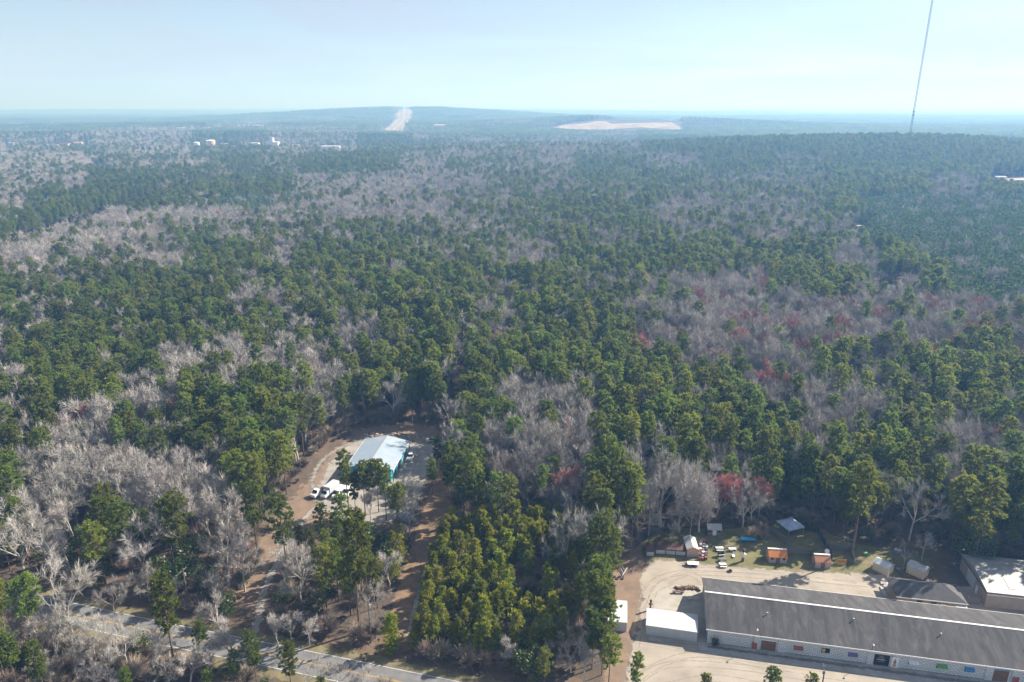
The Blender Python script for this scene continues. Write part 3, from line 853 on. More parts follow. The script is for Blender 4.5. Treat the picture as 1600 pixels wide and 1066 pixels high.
# ------------------------------------------------------------------ sheds
def shed(name, label, px, py, w_, d_, eave, ridge, rz, wall_m, roof_m, along='x', base_m=None, door='brown_door', windows=True, group=None, trim='white_trim'):
    q = survey(px, py, 0)
    o = thing(name, label, 'shed', (q.x, q.y, 0), rz, group)
    c = bpy.data.objects  # local origin at the front centre: shift parts
    b = MB()
    x0 = -w_ / 2
    if along == 'x': b.prism([(0, 0), (d_, 0), (d_, eave), (d_ / 2, ridge), (0, eave)], x0, -x0, axis='x')
    else: b.prism([(x0, 0), (-x0, 0), (-x0, eave), (0, ridge), (x0, eave)], 0, d_, axis='y')
    b.build('wall', wall_m, o)
    span = d_ if along == 'x' else w_
    sl_ = (ridge - eave) / (span / 2); ov_ = .18; e = eave - ov_ * sl_ + .03; th = .08
    c0 = 0 if along == 'x' else x0
    r_ = MB(); r_.prism([(c0 - ov_, e), (c0 + span / 2, ridge + .03), (c0 + span + ov_, e), (c0 + span + ov_, e + th), (c0 + span / 2, ridge + .03 + th), (c0 - ov_, e + th)], (x0 if along == 'x' else 0) - .15, (-x0 if along == 'x' else d_) + .15, axis='x' if along == 'x' else 'y')
    rf = r_.build('roof', roof_m, o)
    if trim and along == 'x':
        bx('ridge_cap', trim, rf, x0 - .16, -x0 + .16, span / 2 - .16, span / 2 + .35, ridge + .04, ridge + .125)
    if base_m: bx('base_board', base_m, o, x0 - .01, -x0 + .01, -.04, -.002, 0, .75)
    if door: bx('door', door, o, -.5, .5, -.07, -.042, .02, min(1.9, eave - .1))
    if windows:
        for s_ in (-1, 1):
            f = bx('window', 'dark_metal', o, s_ * w_ * .33 - .35, s_ * w_ * .33 + .35, -.06, -.042, .95, 1.55)
            bx('pane', 'glass', f, s_ * w_ * .33 - .27, s_ * w_ * .33 + .27, -.066, -.0605, 1.02, 1.48)
    BUILT.append((q.x, q.y + d_ / 2, max(w_, d_) * .5 + 4.0))
    return o
shed('garden_shed', 'small shed with bright orange roof and pink walls by the gravel lot', 1215, 880, 4.4, 3.2, 1.75, 3.0, R(-5), 'pink_wall', 'orange_roof', 'x', 'base_blue')
shed('garden_shed', 'small shed with faded terracotta roof beside the orange panel', 1285, 888, 3.6, 3.0, 1.75, 2.9, R(-6), 'pink_wall', 'terracotta_roof', 'x', 'base_blue', windows=False)
shed('garden_shed', 'narrow shed with white metal roof at the end of the rusty pens', 1081.5, 870.5, 2.8, 5.2, 2.3, 3.0, R(-3), 'pink_wall', 'white_metal', 'y', 'base_blue', door=None, windows=False)
shed('garden_shed', 'little weathered grey shed at the wood edge', 1116, 836.5, 3.6, 2.6, 1.7, 2.7, R(-4), 'grey_wood', 'steel', 'x', None, 'white_paint', trim=None)
shed('garden_shed', 'cream shed with white roof nearest the gravel lot', 1391, 897.5, 2.9, 3.8, 2.1, 2.7, R(38), 'cream_siding', 'white_metal', 'y', None, None, False)
shed('garden_shed', 'cream shed with pale blue grey roof nearer the warehouse', 1446, 902.5, 3.1, 4.0, 2.1, 2.75, R(40), 'cream_siding', 'steel', 'y', None, None, False)

# ------------------------------------------------------------------ rusty roofed pens and fences
def pen(label, pa, pb, n, depth=2.6, hgt=1.9):
    a = survey(*pa, 0).xy; c = survey(*pb, 0).xy
    L_ = (c - a).length
    o = thing('animal_pen', label, 'pen', (a.x, a.y, 0), math.atan2(c.y - a.y, c.x - a.x), 'rusty roofed pens')
    r_ = MB(); r_.prism([(-.1, hgt - .35), (depth, hgt + .25), (depth, hgt + .31), (-.1, hgt - .29)], -.1, L_ + .1, axis='x'); r_.build('roof', 'rusty_sheet', o)
    for k in range(n):
        x0 = L_ * k / n; x1 = L_ * (k + 1) / n
        bx('panel', 'white_metal', o, x0 + .12, x1 - .12, -.03, .03, .15, 1.25)
    for k in range(n + 1):
        x0 = L_ * k / n
        bx('post', 'brown_wood', o, x0 - .07, x0 + .07, -.07, .07, -.1, hgt - .37); bx('post', 'brown_wood', o, x0 - .07, x0 + .07, depth - .2, depth - .06, -.1, hgt + .15)
    bx('back_wall', 'rusty_sheet', o, .1, L_ - .1, depth - .05, depth, 0, hgt + .17)
pen('long rusty roofed pen with three pale panels left of the narrow shed', (1024, 865.5), (1071, 869), 3)
pen('short rusty roofed pen at the corner of the lot', (1009.5, 869), (1022, 869.5), 1)
def fence(label, pts, hgt=1.8, m='picket', sec=2.4, kind='wooden_fence'):
    P_ = [survey(x_, y_, 0) for x_, y_ in pts]
    o = thing(kind, label, 'fence', (P_[0].x, P_[0].y, 0), 0)
    for a, c in zip(P_, P_[1:]):
        d_ = c - a; n = max(1, round(d_.length / sec)); an = math.atan2(d_.y, d_.x)
        for k in range(n):
            q = a + d_ * (k / n) - P_[0]
            s_ = d_.length / n
            pm = bx('panel', m, o, .06, s_ - .06, -.025, .025, .06, hgt); pm.location = q; pm.rotation_euler = (0, 0, an)
            ps = bx('post', 'grey_wood', o, -.06, .06, -.06, .06, -.1, hgt + .08); ps.location = q
    ps = bx('post', 'grey_wood', o, -.06, .06, -.06, .06, -.1, hgt + .08); ps.location = P_[-1] - P_[0]
    return o
fence('grey picket fence behind the orange roofed shed', [(1212, 864.5), (1236, 865.5), (1268, 868)])
fence('weathered fence running diagonally down beside the tent', [(1202, 832), (1229, 851)])
fence('grey fence panels by the pines left of the low bare tree', [(1009, 833), (1034, 834)])
fence('short grey fence beside the terracotta roofed shed', [(1268, 868), (1272, 886)], 1.7)
mat('mesh_dark', (.045, .06, .065), (.03, .04, .045), .8, 4.0)
fence('dark mesh fence running up from the terracotta roofed shed', [(1276, 832), (1290, 856), (1300, 876)], 1.9, 'mesh_dark', kind='mesh_fence')
fence('dark wood fence round the pen under the big pine', [(1290, 858), (1328, 862), (1334, 882)], 1.8, 'picket')
fence('brown board fence between brick house and warehouse', [(1510, 943), (1530, 946)], 2.0, 'picket')
fence('faint wire fence along the wood edge right of the tent', [(1256, 828), (1276, 832)], 1.6, 'mesh_dark', kind='mesh_fence')

# tent
q = survey(1239, 838, 0)
tn = thing('canopy_tent', 'blue grey canopy tent with pointed top under the trees', 'tent', (q.x, q.y + 2.6, 0), R(20))
for sx_, sy_ in ((-1, -1), (1, -1), (1, 1), (-1, 1)):
    bx('leg', 'steel', tn, sx_ * 2.4 - .05, sx_ * 2.4 + .05, sy_ * 2.4 - .05, sy_ * 2.4 + .05, -.05, 2.2)
r_ = MB(); c4 = [(-2.6, -2.6, 2.2), (2.6, -2.6, 2.2), (2.6, 2.6, 2.2), (-2.6, 2.6, 2.2)]; n4_ = [(x_ * .1, y_ * .1, 3.5) for x_, y_, z_ in c4]
r_.add(c4 + n4_ + [(x_ * .06, y_ * .06, 4.1) for x_, y_, z_ in c4] + [(x_, y_, 1.95) for x_, y_, z_ in c4], [(0, 1, 5, 4), (1, 2, 6, 5), (2, 3, 7, 6), (3, 0, 4, 7), (4, 5, 9, 8), (5, 6, 10, 9), (6, 7, 11, 10), (7, 4, 8, 11), (8, 9, 10, 11), (0, 12, 13, 1), (1, 13, 14, 2), (2, 14, 15, 3), (3, 15, 12, 0)])
r_.build('canopy', 'tent_cloth', tn)
BUILT.append((q.x, q.y + 2.6, 5.5))

# blue tank on cradles
q = survey(1168, 846, 0)
tk = thing('fuel_tank', 'bright blue horizontal tank lying on the grass', 'tank', (q.x, q.y, 0), R(-4))
b = MB(); prof = [(.05, -2.0), (.32, -1.96), (.52, -1.8), (.55, -1.6), (.55, 1.6), (.52, 1.8), (.32, 1.96), (.05, 2.0)]
b.lathe(prof, 18); b.v = [(z_, y_, x_ + .75) for x_, y_, z_ in b.v]; b.build('barrel', 'tank_blue', tk, True)
for s_ in (-1.2, 1.2): bx('cradle', 'dark_metal', tk, s_ - .12, s_ + .12, -.4, .4, -.02, .34)
h_ = MB(); h_.lathe([(.16, 0), (.16, .14), (.02, .16)], 10, (0, 0, 1.28)); h_.build('filler_cap', 'steel', tk)

# ------------------------------------------------------------------ small things in the yard
def at0(px, py): return survey(px, py, 0)
def table(label, px, py, L_, m='white_paint', rz=0, bench=True):
    q = at0(px, py); o = thing('picnic_table', label, 'table', (q.x, q.y, 0), rz)
    bx('table_top', m, o, -L_ / 2, L_ / 2, -.4, .4, .70, .76)
    for s_ in (-1, 1):
        bx('leg', 'grey_wood', o, s_ * L_ * .36 - .05, s_ * L_ * .36 + .05, -.35, .35, 0, .698)
        if bench: bx('bench', m, o, -L_ / 2, L_ / 2, s_ * .75 - .14, s_ * .75 + .14, .42, .46); bx('bench_support', 'grey_wood', o, -L_ * .3, -L_ * .3 + .08, s_ * .75 - .1, s_ * .75 + .1, 0, .418); bx('bench_support', 'grey_wood', o, L_ * .3, L_ * .3 + .08, s_ * .75 - .1, s_ * .75 + .1, 0, .418)
table('pale picnic table nearest the scrap frame', 1124, 859.5, 2.0)
table('weathered grey picnic table in the middle of the row', 1129, 877, 2.0, 'grey_wood')
table('white picnic table closest to the gravel lot', 1129, 885, 1.7)
table('clean white table right of the scrap frame', 1144, 861, 1.9, 'white_paint', 0, False)
q = at0(1083, 884)
tr = thing('flat_trailer', 'small trailer with a white flat deck at the gravel edge', 'trailer', (q.x, q.y, 0), R(-3))
bx('deck', 'white_paint', tr, -1.5, 1.4, -.6, .7, .62, .76); bx('chassis', 'dark_metal', tr, -2.1, 1.5, -.35, .45, .42, .60)
for s_ in (-.72, .72):
    b = MB(); b.bar((-.2, s_ - .1 + .05, .34), (-.2, s_ + .1 + .05, .34), .34, .34, 12); b.build('wheel', 'tyre', tr)
b = MB(); b.bar((-2.1, .05, .5), (-3.0, .05, .42), .05, .04, 6); b.build('drawbar', 'dark_metal', tr)
q = at0(1126, 869)
gr = thing('smoker_grill', 'black barrel smoker grill between the picnic tables', 'grill', (q.x, q.y, 0), R(5))
b = MB(); b.lathe([(.1, -.9), (.42, -.85), (.42, .85), (.1, .9)], 12); b.v = [(z_, y_, x_ + .95) for x_, y_, z_ in b.v]; b.build('drum', 'black_paint', gr)
for s_ in (-.6, .6): bx('leg', 'dark_metal', gr, s_ - .05, s_ + .05, -.3, .3, 0, .6)
bx('shelf', 'white_metal', gr, -.9, .9, -.75, -.43, .78, .82)
b = MB(); b.bar((.7, 0, 1.3), (.7, 0, 2.0), .08, .08, 8); b.build('chimney', 'black_paint', gr)
q = at0(1146, 870)
lc = thing('lounge_chair', 'folded white garden lounger beside the white table', 'chair', (q.x, q.y, 0), R(70))
bx('seat', 'white_paint', lc, -.6, .5, -.32, .32, .32, .38)
b = MB(); b.prism([(.5, .36), (1.05, .9), (1.0, .95), (.45, .41)], -.32, .32); b.build('backrest', 'white_paint', lc)
for s_ in (-.5, .4):
    for t_ in (-.28, .28): bx('leg', 'steel', lc, s_ - .03, s_ + .03, t_ - .03, t_ + .03, 0, .318)
q = at0(1140, 856.5)
sf = thing('scrap_frame', 'dark metal scrap frame on the grass above the tables', 'scrap', (q.x, q.y, 0), R(-5))
rs_ = random.Random(4)
for k in range(9):
    b = MB(); a = Vector((rs_.uniform(-1.6, 1.6), rs_.uniform(-.7, .7), rs_.uniform(.05, .9))); d_ = Vector((rs_.uniform(-1, 1), rs_.uniform(-.6, .6), rs_.uniform(-.3, .3)))
    e2 = a + d_; e2.z = max(.05, e2.z); b.bar(a, e2, .05, .05, 5); b.build('bar', 'dark_metal', sf)
bx('frame', 'dark_metal', sf, -1.5, 1.5, -.6, .6, .0, .14)
q = at0(1160.5, 877)
st = thing('carved_statue', 'tall carved figure with white body and dark head on a stump', 'statue', (q.x, q.y, 0))
b = MB(); b.lathe([(.38, 0), (.34, .5), (.28, 1.1)], 10); b.build('stump', 'brown_wood', st)
b = MB(); b.lathe([(.28, 1.1), (.42, 1.5), (.48, 2.0), (.40, 2.4), (.2, 2.6)], 12); b.bar((-.4, 0, 2.2), (-.85, -.1, 2.5), .12, .08, 6); b.bar((.4, 0, 2.2), (.8, -.15, 1.9), .12, .08, 6); b.build('body', 'white_paint', st, True)
b = MB(); b.lathe([(.12, 2.55), (.26, 2.7), (.28, 2.95), (.36, 3.0), (.2, 3.05), (.16, 3.3)], 12); b.build('head', 'black_paint', st, True)
q = at0(1141, 893.5)
bl = thing('fire_drum', 'small dark cut drum alone on the gravel lot', 'drum', (q.x, q.y, 0))
b = MB(); b.lathe([(.40, 0), (.42, .05), (.42, .5), (.38, .5), (.36, .12)], 14); b.build('shell', 'rust', bl); bx('tray', 'dark_metal', bl, -.75, -.44, -.25, .25, .0, .3)
# stall of stacked crates beside the narrow shed
q = at0(1099, 874)
rs_ = random.Random(12)
cm = ['pink_wall', 'white_paint', 'brown_wood', 'red_paint', 'dark_metal', 'base_blue', 'grey_wood']
cn_ = ['pink', 'white', 'brown', 'red', 'black', 'blue grey', 'grey']
for r_ in range(7):
    for c_ in range(3):
        k = rs_.randrange(len(cm))
        px, py = 1093 + c_ * 4.8 + r_ * .35, 874.5 - r_ * 4.1
        qq = at0(px, py); hgt = rs_.uniform(.5, 1.1)
        o = thing('crate', f"{cn_[k]} crate in row {['one', 'two', 'three', 'four', 'five', 'six', 'seven'][r_]} of the stacks right of the narrow shed", 'crate', (qq.x, qq.y, 0), rs_.uniform(-.3, .3), 'crates beside the narrow shed')
        bx('box', cm[k], o, -.3, .3, -.28, .28, 0, hgt); bx('lid', cm[(k + 1) % 7], o, -.32, .32, -.3, .3, hgt + .002, hgt + .06)
# odd items round the yard
def drum(label, px, py, m, r0=.3, h=.9):
    q = at0(px, py); o = thing('drum', label, 'drum', (q.x, q.y, 0)); b = MB(); b.lathe([(r0, 0), (r0 * 1.04, h * .05), (r0, h * .33), (r0 * 1.05, h * .36), (r0, h * .66), (r0 * 1.05, h * .69), (r0, h)], 14); b.build('barrel', m, o); b = MB(); b.lathe([(r0 * 1.06, h + .002), (r0 * 1.06, h + .05)], 14); b.build('lid', 'white_paint', o)
drum('left blue drum at the wood edge above the cream sheds', 1399.5, 864.5, 'blue_paint', .45, 1.1); drum('right blue drum at the wood edge above the cream sheds', 1405, 865.5, 'blue_paint', .42, 1.0)
q = at0(1352, 867); o = thing('plastic_bin', 'bright green bin on the ground right of the big pine', 'bin', (q.x, q.y, 0)); bx('tub', 'green_paint', o, -.45, .45, -.35, .35, 0, .6); bx('rim', 'green_paint', o, -.5, .5, -.4, .4, .602, .66)
q = at0(1314, 882); o = thing('sign_board', 'orange painted board on two posts right of the terracotta roofed shed', 'sign', (q.x, q.y, 0), R(-3))
bx('board', 'orange_panel', o, -1.25, 1.25, -.03, .03, .25, 1.5)
for s_ in (-1.05, 1.05): bx('post', 'brown_wood', o, s_ - .05, s_ + .05, .032, .13, -.1, 1.4)
b = MB(); rl = random.Random(9); x_ = -.75
while x_ < .75:
    b.box(x_, x_ + .05, -.038, -.0315, .7, 1.1); b.box(x_ + .055, x_ + .2, -.038, -.0315, rl.choice((.7, .88, 1.04)), rl.choice((.7, .88, 1.04)) + .06); x_ += .28
tag(b.build('lettering', 'red_paint', o), kind='stuff')
q = at0(1290, 872); o = thing('satellite_dish', 'white satellite dish over the dark fence', 'dish', (q.x, q.y, 0)); b = MB(); b.bar((0, 0, 0), (0, 0, 2.0), .05, .05, 6); b.build('mast', 'steel', o)
b = MB(); b.lathe([(.03, 0), (.35, .06), (.62, .2), (.64, .24), (.36, .11), (.03, .05)], 16); mm = Matrix.Rotation(R(55), 3, 'X'); b.v = [tuple(mm @ Vector(v_) + Vector((0, -.05, 2.05))) for v_ in b.v]; b.build('reflector', 'white_paint', o, True)
for i_, (px, py, L_) in enumerate([(1404, 893, 2.0), (1411, 891, 1.6), (1418, 893, 1.5)]):
    q = at0(px, py); o = thing('pallet_stack', f"{['left', 'middle', 'right'][i_]} stack of grey pallets between the two cream sheds", 'pallets', (q.x, q.y, 0), R(8 * i_), 'pallet stacks between the cream sheds')
    for k in range(5): bx('pallet', 'grey_wood', o, -.6, .6, -.5, .5, k * .17, k * .17 + .12)
for i_, (px, py, sx_, sy_, h_) in enumerate([(1381, 912, 1.0, .6, .5), (1388, 918, 1.2, .9, .7), (1380, 924, 1.6, .4, .35), (1391, 926, .8, .8, .5), (1394, 912, .9, .5, .4)]):
    q = at0(px, py); o = thing('concrete_block', f"{['upper left', 'middle', 'long lower', 'lower right', 'upper right'][i_]} broken concrete piece at the left end of the brick house", 'concrete', (q.x, q.y, 0), i_ * .7, 'concrete pieces by the brick house')
    b = MB(); b.prism([(-sx_, 0), (sx_, 0), (sx_ * .85, h_ * .8), (.2, h_), (-sx_ * .9, h_ * .7)], -sy_, sy_); b.build('slab', 'concrete', o)
# firewood logs in a bent row on the pad
rs_ = random.Random(21)
for k in range(22):
    px = 1057 + k * 1.6; py = 919 + (1.2 if k < 6 else 0) + rs_.uniform(-1.2, 1.8) + max(0, (k - 14)) * .35
    q = at0(px, py); rz = rs_.uniform(0, 3.14)
    o = thing('log', 'short brown log in the row on the concrete pad', 'log', (q.x, q.y, .16), rz, 'logs on the pad')
    b = MB(); r0 = rs_.uniform(.16, .27); l0 = rs_.uniform(.35, .7); b.bar((-l0, 0, r0 - .14), (l0, 0, r0 - .12), r0, r0 * .92, 8); b.build('bark', 'brown_wood', o)
    b = MB(); b.bar((l0 + .001, 0, r0 - .12), (l0 + .02, 0, r0 - .12), r0 * .85, r0 * .85, 8); b.build('cut_end', 'cream', o)
q = at0(1060, 927); o = thing('log_bench', 'dark wooden bench in front of the log row', 'bench', (q.x, q.y, 0), R(-4)); bx('seat', 'brown_wood', o, -1.4, 1.3, -.28, .28, .4, .55); bx('leg', 'brown_wood', o, -1.1, -.8, -.25, .25, 0, .398); bx('leg', 'brown_wood', o, .7, 1.0, -.25, .25, 0, .398)
q = at0(1078, 936); o = thing('broken_table', 'pale overturned table top on the concrete pad', 'table', (q.x, q.y, 0), R(25)); b = MB(); b.lathe([(.7, .25), (.7, .32)], 14); b.build('table_top', 'concrete', o); bx('leg', 'dark_metal', o, -.1, .1, -.1, .1, 0, .249)
q = at0(1016, 953); o = thing('wooden_post', 'dark carved wooden post with short arms behind the white store', 'post', (q.x, q.y, 0)); bx('shaft', 'brown_wood', o, -.17, .17, -.17, .17, -.1, 2.4); bx('arm', 'brown_wood', o, -.5, .5, -.12, .12, 1.5, 1.7); bx('cap', 'black_paint', o, -.26, .26, -.26, .26, 2.402, 2.6)
# junk at the left edge of the lot
rs_ = random.Random(31)
for k in range(7):
    px, py = 968 + rs_.uniform(0, 12), 884 + k * 2.2
    q = at0(px, py); o = thing('pipe', 'pale pipe in the heap at the left edge of the lot', 'pipe', (q.x, q.y, .1 + .06 * (k % 3)), rs_.uniform(.9, 2.0), 'pipes heaped at the lot edge')
    b = MB(); b.bar((-1.6, 0, 0), (1.6, 0, .15), .09, .09, 8); b.build('tube', 'white_metal' if k % 2 else 'rust', o); b = MB(); b.bar((1.6, 0, .15), (1.68, 0, .155), .12, .12, 8); b.build('socket', 'steel', o)
q = at0(948, 926); o = thing('tarp_heap', 'blue and white tarp over a heap at the lot edge', 'tarp', (q.x, q.y, 0))
b = MB(); rl = random.Random(2)
for i in range(5):
    pass
n_ = 9; vs2 = [((i / (n_ - 1) - .5) * 3.2, (j / (n_ - 1) - .5) * 2.6, max(0, 1.1 - 1.3 * (abs(i / (n_ - 1) - .5) ** 1.5 + abs(j / (n_ - 1) - .5) ** 1.5) * 2 + rl.uniform(-.12, .12))) for j in range(n_) for i in range(n_)]
b.add(vs2, [(j * n_ + i, j * n_ + i + 1, (j + 1) * n_ + i + 1, (j + 1) * n_ + i) for j in range(n_ - 1) for i in range(n_ - 1)]); b.build('sheet', 'tarp_blue', o)
for k in range(4):
    q = at0(960 + k * 4, 902 + (k % 2) * 3); o = thing('old_tyre', 'worn black tyre in the junk at the lot edge', 'tyre', (q.x, q.y, 0), 0, 'tyres at the lot edge'); b = MB(); b.lathe([(.2, .02), (.36, .0), (.38, .1), (.36, .22), (.2, .2), (.19, .1)], 14); b.build('rubber', 'tyre', o); b = MB(); b.lathe([(.18, .06), (.18, .14)], 12); b.build('hub', 'rust', o)

# ------------------------------------------------------------------ blue walled workshop
SHOP_C, SHOP_RZ = (-42.5, 205.9), R(-7)
ws = thing('metal_workshop', 'metal workshop with pale blue white roof and teal walls among the pines', 'workshop', (SHOP_C[0], SHOP_C[1], 0), SHOP_RZ)
hw, hd, we, wr = 7.4, 9.7, 4.4, 6.0
b = MB(); b.prism([(-hw + .3, -.1), (hw - .9, -.1), (hw - .9, we + (wr - we) * .10), (0, wr - .06), (-hw + .3, we)], -hd + .3, hd - .3); b.build('wall', 'teal_wall', ws)
for s_ in (-1, 1):
    r_ = MB(); r_.prism([(s_ * (hw + .2), we - .02), (0, wr + .02), (0, wr + .14), (s_ * (hw + .2), we + .10)], -hd - .3, hd + .3); o = r_.build('roof', 'shop_roof', ws)
    bx('fascia', 'white_trim', o, *(sorted((s_ * (hw + .2), s_ * (hw + .27)))), -hd - .32, hd + .32, we - .1, we + .12)
bx('ridge_cap', 'steel', ws, -.25, .25, -hd - .31, hd + .31, wr + .09, wr + .18)
for k in range(4):
    y_ = -hd + .2 + k * (2 * hd - .4) / 3; bx('post', 'rust', ws, hw - .12, hw + .06, y_ - .09, y_ + .09, -.1, we - .03)
for u_ in (-5.0, -.8): 
    d_ = bx('door', 'white_metal', ws, u_, u_ + 3.2, -hd + .22, -hd + .298, .02, 3.6)
for y_ in (-6.5, -2.0): bx('window', 'white_trim', ws, hw - .898, hw - .83, y_, y_ + 1.1, 1.3, 2.3)
bx('door', 'white_paint', ws, hw - .898, hw - .83, 3.0, 4.0, .02, 2.1)
BUILT.append((SHOP_C[0], SHOP_C[1], 13.5))
# rubble bank behind it
def heap(name, label, cat, c, a, bb, h, m, seed, rz=0):
    o = thing(name, label, cat, (c[0], c[1], 0), rz); rl = random.Random(seed); b = MB(); n = 22; k2 = 10
    vs2 = []
    for j in range(k2):
        for i in range(n):
            t_ = j / (k2 - 1); an = 2 * math.pi * i / n
            vs2.append((a * t_ * math.cos(an) + rl.uniform(-.25, .25), bb * t_ * math.sin(an) + rl.uniform(-.25, .25), max(-.05, h * (1 - t_ ** 1.6) * rl.uniform(.7, 1.2) + (rl.uniform(-.15, .2) if t_ < .95 else -.05))))
    b.add(vs2, [(j * n + i, j * n + (i + 1) % n, (j + 1) * n + (i + 1) % n, (j + 1) * n + i) for j in range(k2 - 1) for i in range(n)])
    b.build('mound', m, o)
    for q_ in range(26):
        an = rl.uniform(0, 6.28); t_ = rl.uniform(.2, 1.0); s_ = rl.uniform(.15, .45); st_ = MB()
        st_.prism([(-s_, 0), (s_, 0), (s_ * .7, s_ * .9), (-s_ * .5, s_)], -s_, s_ * .8); so = st_.build('stone', 'concrete' if q_ % 3 else 'brown_wood', o); so.location = (a * t_ * math.cos(an), bb * t_ * math.sin(an), max(0, h * (1 - t_ ** 1.6) - .1)); so.rotation_euler = (rl.uniform(-.4, .4), rl.uniform(-.4, .4), rl.uniform(0, 3))
q = at0(632, 686); heap('rubble_pile', 'long brown rubble bank behind the workshop', 'rubble', (q.x, q.y), 11, 3.0, 1.7, 'rubble', 3, R(-6))
q = at0(584, 682); heap('dirt_mound', 'low dirt mound at the back left of the workshop', 'dirt', (q.x, q.y), 4.5, 2.5, .9, 'rubble', 5)

# ------------------------------------------------------------------ vehicles
def wheels(o, xs_, half, r_=.36):
    for x_ in xs_:
        for s_ in (-1, 1):
            b = MB(); b.bar((x_, s_ * (half - .2), r_), (x_, s_ * (half + .01), r_), r_, r_, 14); w_ = b.build('wheel', 'tyre', o)
            b = MB(); b.bar((x_, s_ * (half + .012), r_), (x_, s_ * (half + .03), r_), r_ * .58, r_ * .5, 10); b.build('rim', 'steel', w_)
def loft(b, sections, mi=0):
    """sections: (x, half width, z low, z high, top half width)"""
    n = 6; vs2 = []
    for x_, hw_, z0, z1, tw in sections:
        zm = z0 + (z1 - z0) * .55
        vs2 += [(x_, -hw_ * .94, z0), (x_, -hw_, zm), (x_, -tw, z1), (x_, tw, z1), (x_, hw_, zm), (x_, hw_ * .94, z0)]
    fs = []
    for i in range(len(sections) - 1):
        for k in range(n):
            fs.append((i * n + k, i * n + (k + 1) % n, (i + 1) * n + (k + 1) % n, (i + 1) * n + k))
    fs += [tuple(range(n)), tuple(range(len(sections) * n - 1, (len(sections) - 1) * n - 1, -1))]
    b.add(vs2, fs, mi)
def vehicle(kind, label, px, py, rz, paint='white_paint', loc=None, scale=1.0):
    q = Vector(loc) if loc else at0(px, py)
    z_ = tz(q.x, q.y)
    nm = {'pickup': 'pickup_truck', 'van': 'cargo_van', 'car': 'parked_car', 'box': 'box_truck', 'flat': 'flatbed_truck'}[kind]
    o = thing(nm, label, nm.split('_')[-1], (q.x, q.y, z_ + (.46 if False else .02)), rz); o.scale = (scale,) * 3
    hw_ = .98 if kind != 'car' else .9
    b = MB()
    if kind == 'car':
        loft(b, [(-2.25, .74, .42, .78, .66), (-2.05, .86, .3, .86, .78), (-.9, .9, .26, .92, .82), (1.2, .9, .26, .95, .82), (2.0, .86, .3, .9, .78), (2.25, .74, .42, .8, .66)]); b.build('body', paint, o, False)
        g = MB(); loft(g, [(-1.05, .78, .90, .93, .74), (-.45, .78, .88, 1.38, .62), (.75, .78, .88, 1.40, .62), (1.55, .76, .90, .95, .72)]); c_ = g.build('cabin_glass', 'glass', o)
        g = MB(); loft(g, [(-.42, .60, 1.37, 1.44, .52), (.78, .60, 1.39, 1.46, .52)]); g.build('cabin_roof', paint, o); wheels(o, (-1.4, 1.4), .9, .33); xf = -2.26
    elif kind == 'van':
        loft(b, [(-2.75, .84, .45, .95, .74), (-2.55, .96, .35, 1.12, .86), (-1.75, .98, .32, 1.3, .86), (-1.0, .98, .32, 2.15, .82), (2.5, .98, .32, 2.2, .84), (2.7, .95, .4, 2.1, .80)]); b.build('body', paint, o)
        g = MB(); g.prism([(-1.80, 1.33), (-1.08, 2.08), (-1.10, 2.13), (-1.86, 1.37)], -.8, .8); g.build('windscreen', 'glass', o)
        for s_ in (-1, 1): bx('side_window', 'glass', o, -1.0, -.2, s_ * .955 - .03, s_ * .955 + .03, 1.4, 1.95)
        wheels(o, (-1.8, 1.7), .97); xf = -2.76
    elif kind == 'pickup':
        loft(b, [(-2.8, .84, .5, .98, .74), (-2.6, .97, .4, 1.1, .86), (-1.3, .98, .36, 1.15, .88), (.55, .98, .36, 1.15, .88), (.56, .98, .36, .75, .9), (2.7, .98, .4, .75, .9)]); b.build('body', paint, o)
        g = MB(); loft(g, [(-1.35, .84, 1.12, 1.16, .8), (-.75, .84, 1.1, 1.74, .68), (.3, .84, 1.1, 1.76, .68), (.5, .84, 1.1, 1.2, .8)]); g.build('cabin_glass', 'glass', o)
        g = MB(); loft(g, [(-.72, .66, 1.73, 1.8, .58), (.32, .66, 1.75, 1.82, .58)]); g.build('cabin_roof', paint, o)
        for s_ in (-1, 1): bx('bed_side', paint, o, .58, 2.7, s_ * .93 - .05, s_ * .93 + .05, .74, 1.14)
        bx('tailgate', paint, o, 2.62, 2.72, -.87, .87, .74, 1.12); bx('bed_floor', 'dark_metal', o, .6, 2.6, -.86, .86, .752, .79); wheels(o, (-1.75, 1.7), .97, .4); xf = -2.81
    elif kind == 'flat':
        loft(b, [(-3.2, .9, .5, 1.2, .8), (-3.0, 1.0, .42, 1.3, .9), (-2.2, 1.0, .4, 1.45, .9), (-1.7, 1.0, .4, 2.2, .84), (-.7, 1.0, .4, 2.25, .84), (-.65, 1.0, .4, 2.1, .84)]); b.build('body', paint, o)
        g = MB(); g.prism([(-2.22, 1.5), (-1.76, 2.12), (-1.79, 2.17), (-2.28, 1.54)], -.8, .8); g.build('windscreen', 'glass', o)
        bx('flatbed', 'brown_wood', o, -.55, 3.4, -1.1, 1.1, .95, 1.1); bx('chassis', 'dark_metal', o, -.6, 3.2, -.4, .4, .5, .94)
        rl = random.Random(6)
        for k in range(8):
            x_ = rl.uniform(-.3, 2.8); y_ = rl.uniform(-.8, .6); s_ = rl.uniform(.2, .5); bx('load_box', ['white_metal', 'rust', 'dark_metal', 'pink_wall'][k % 4], o, x_, x_ + s_, y_, y_ + s_, 1.102, 1.12 + s_ * 1.3)
        wheels(o, (-2.3, 1.6, 2.5), 1.0, .42); xf = -3.21
    else:
        loft(b, [(-3.3, .9, .5, 1.1, .8), (-3.1, 1.0, .42, 1.2, .9), (-2.6, 1.0, .4, 1.4, .9), (-2.1, 1.0, .4, 2.1, .86), (-1.3, 1.0, .4, 2.2, .86)]); b.build('body', paint, o)
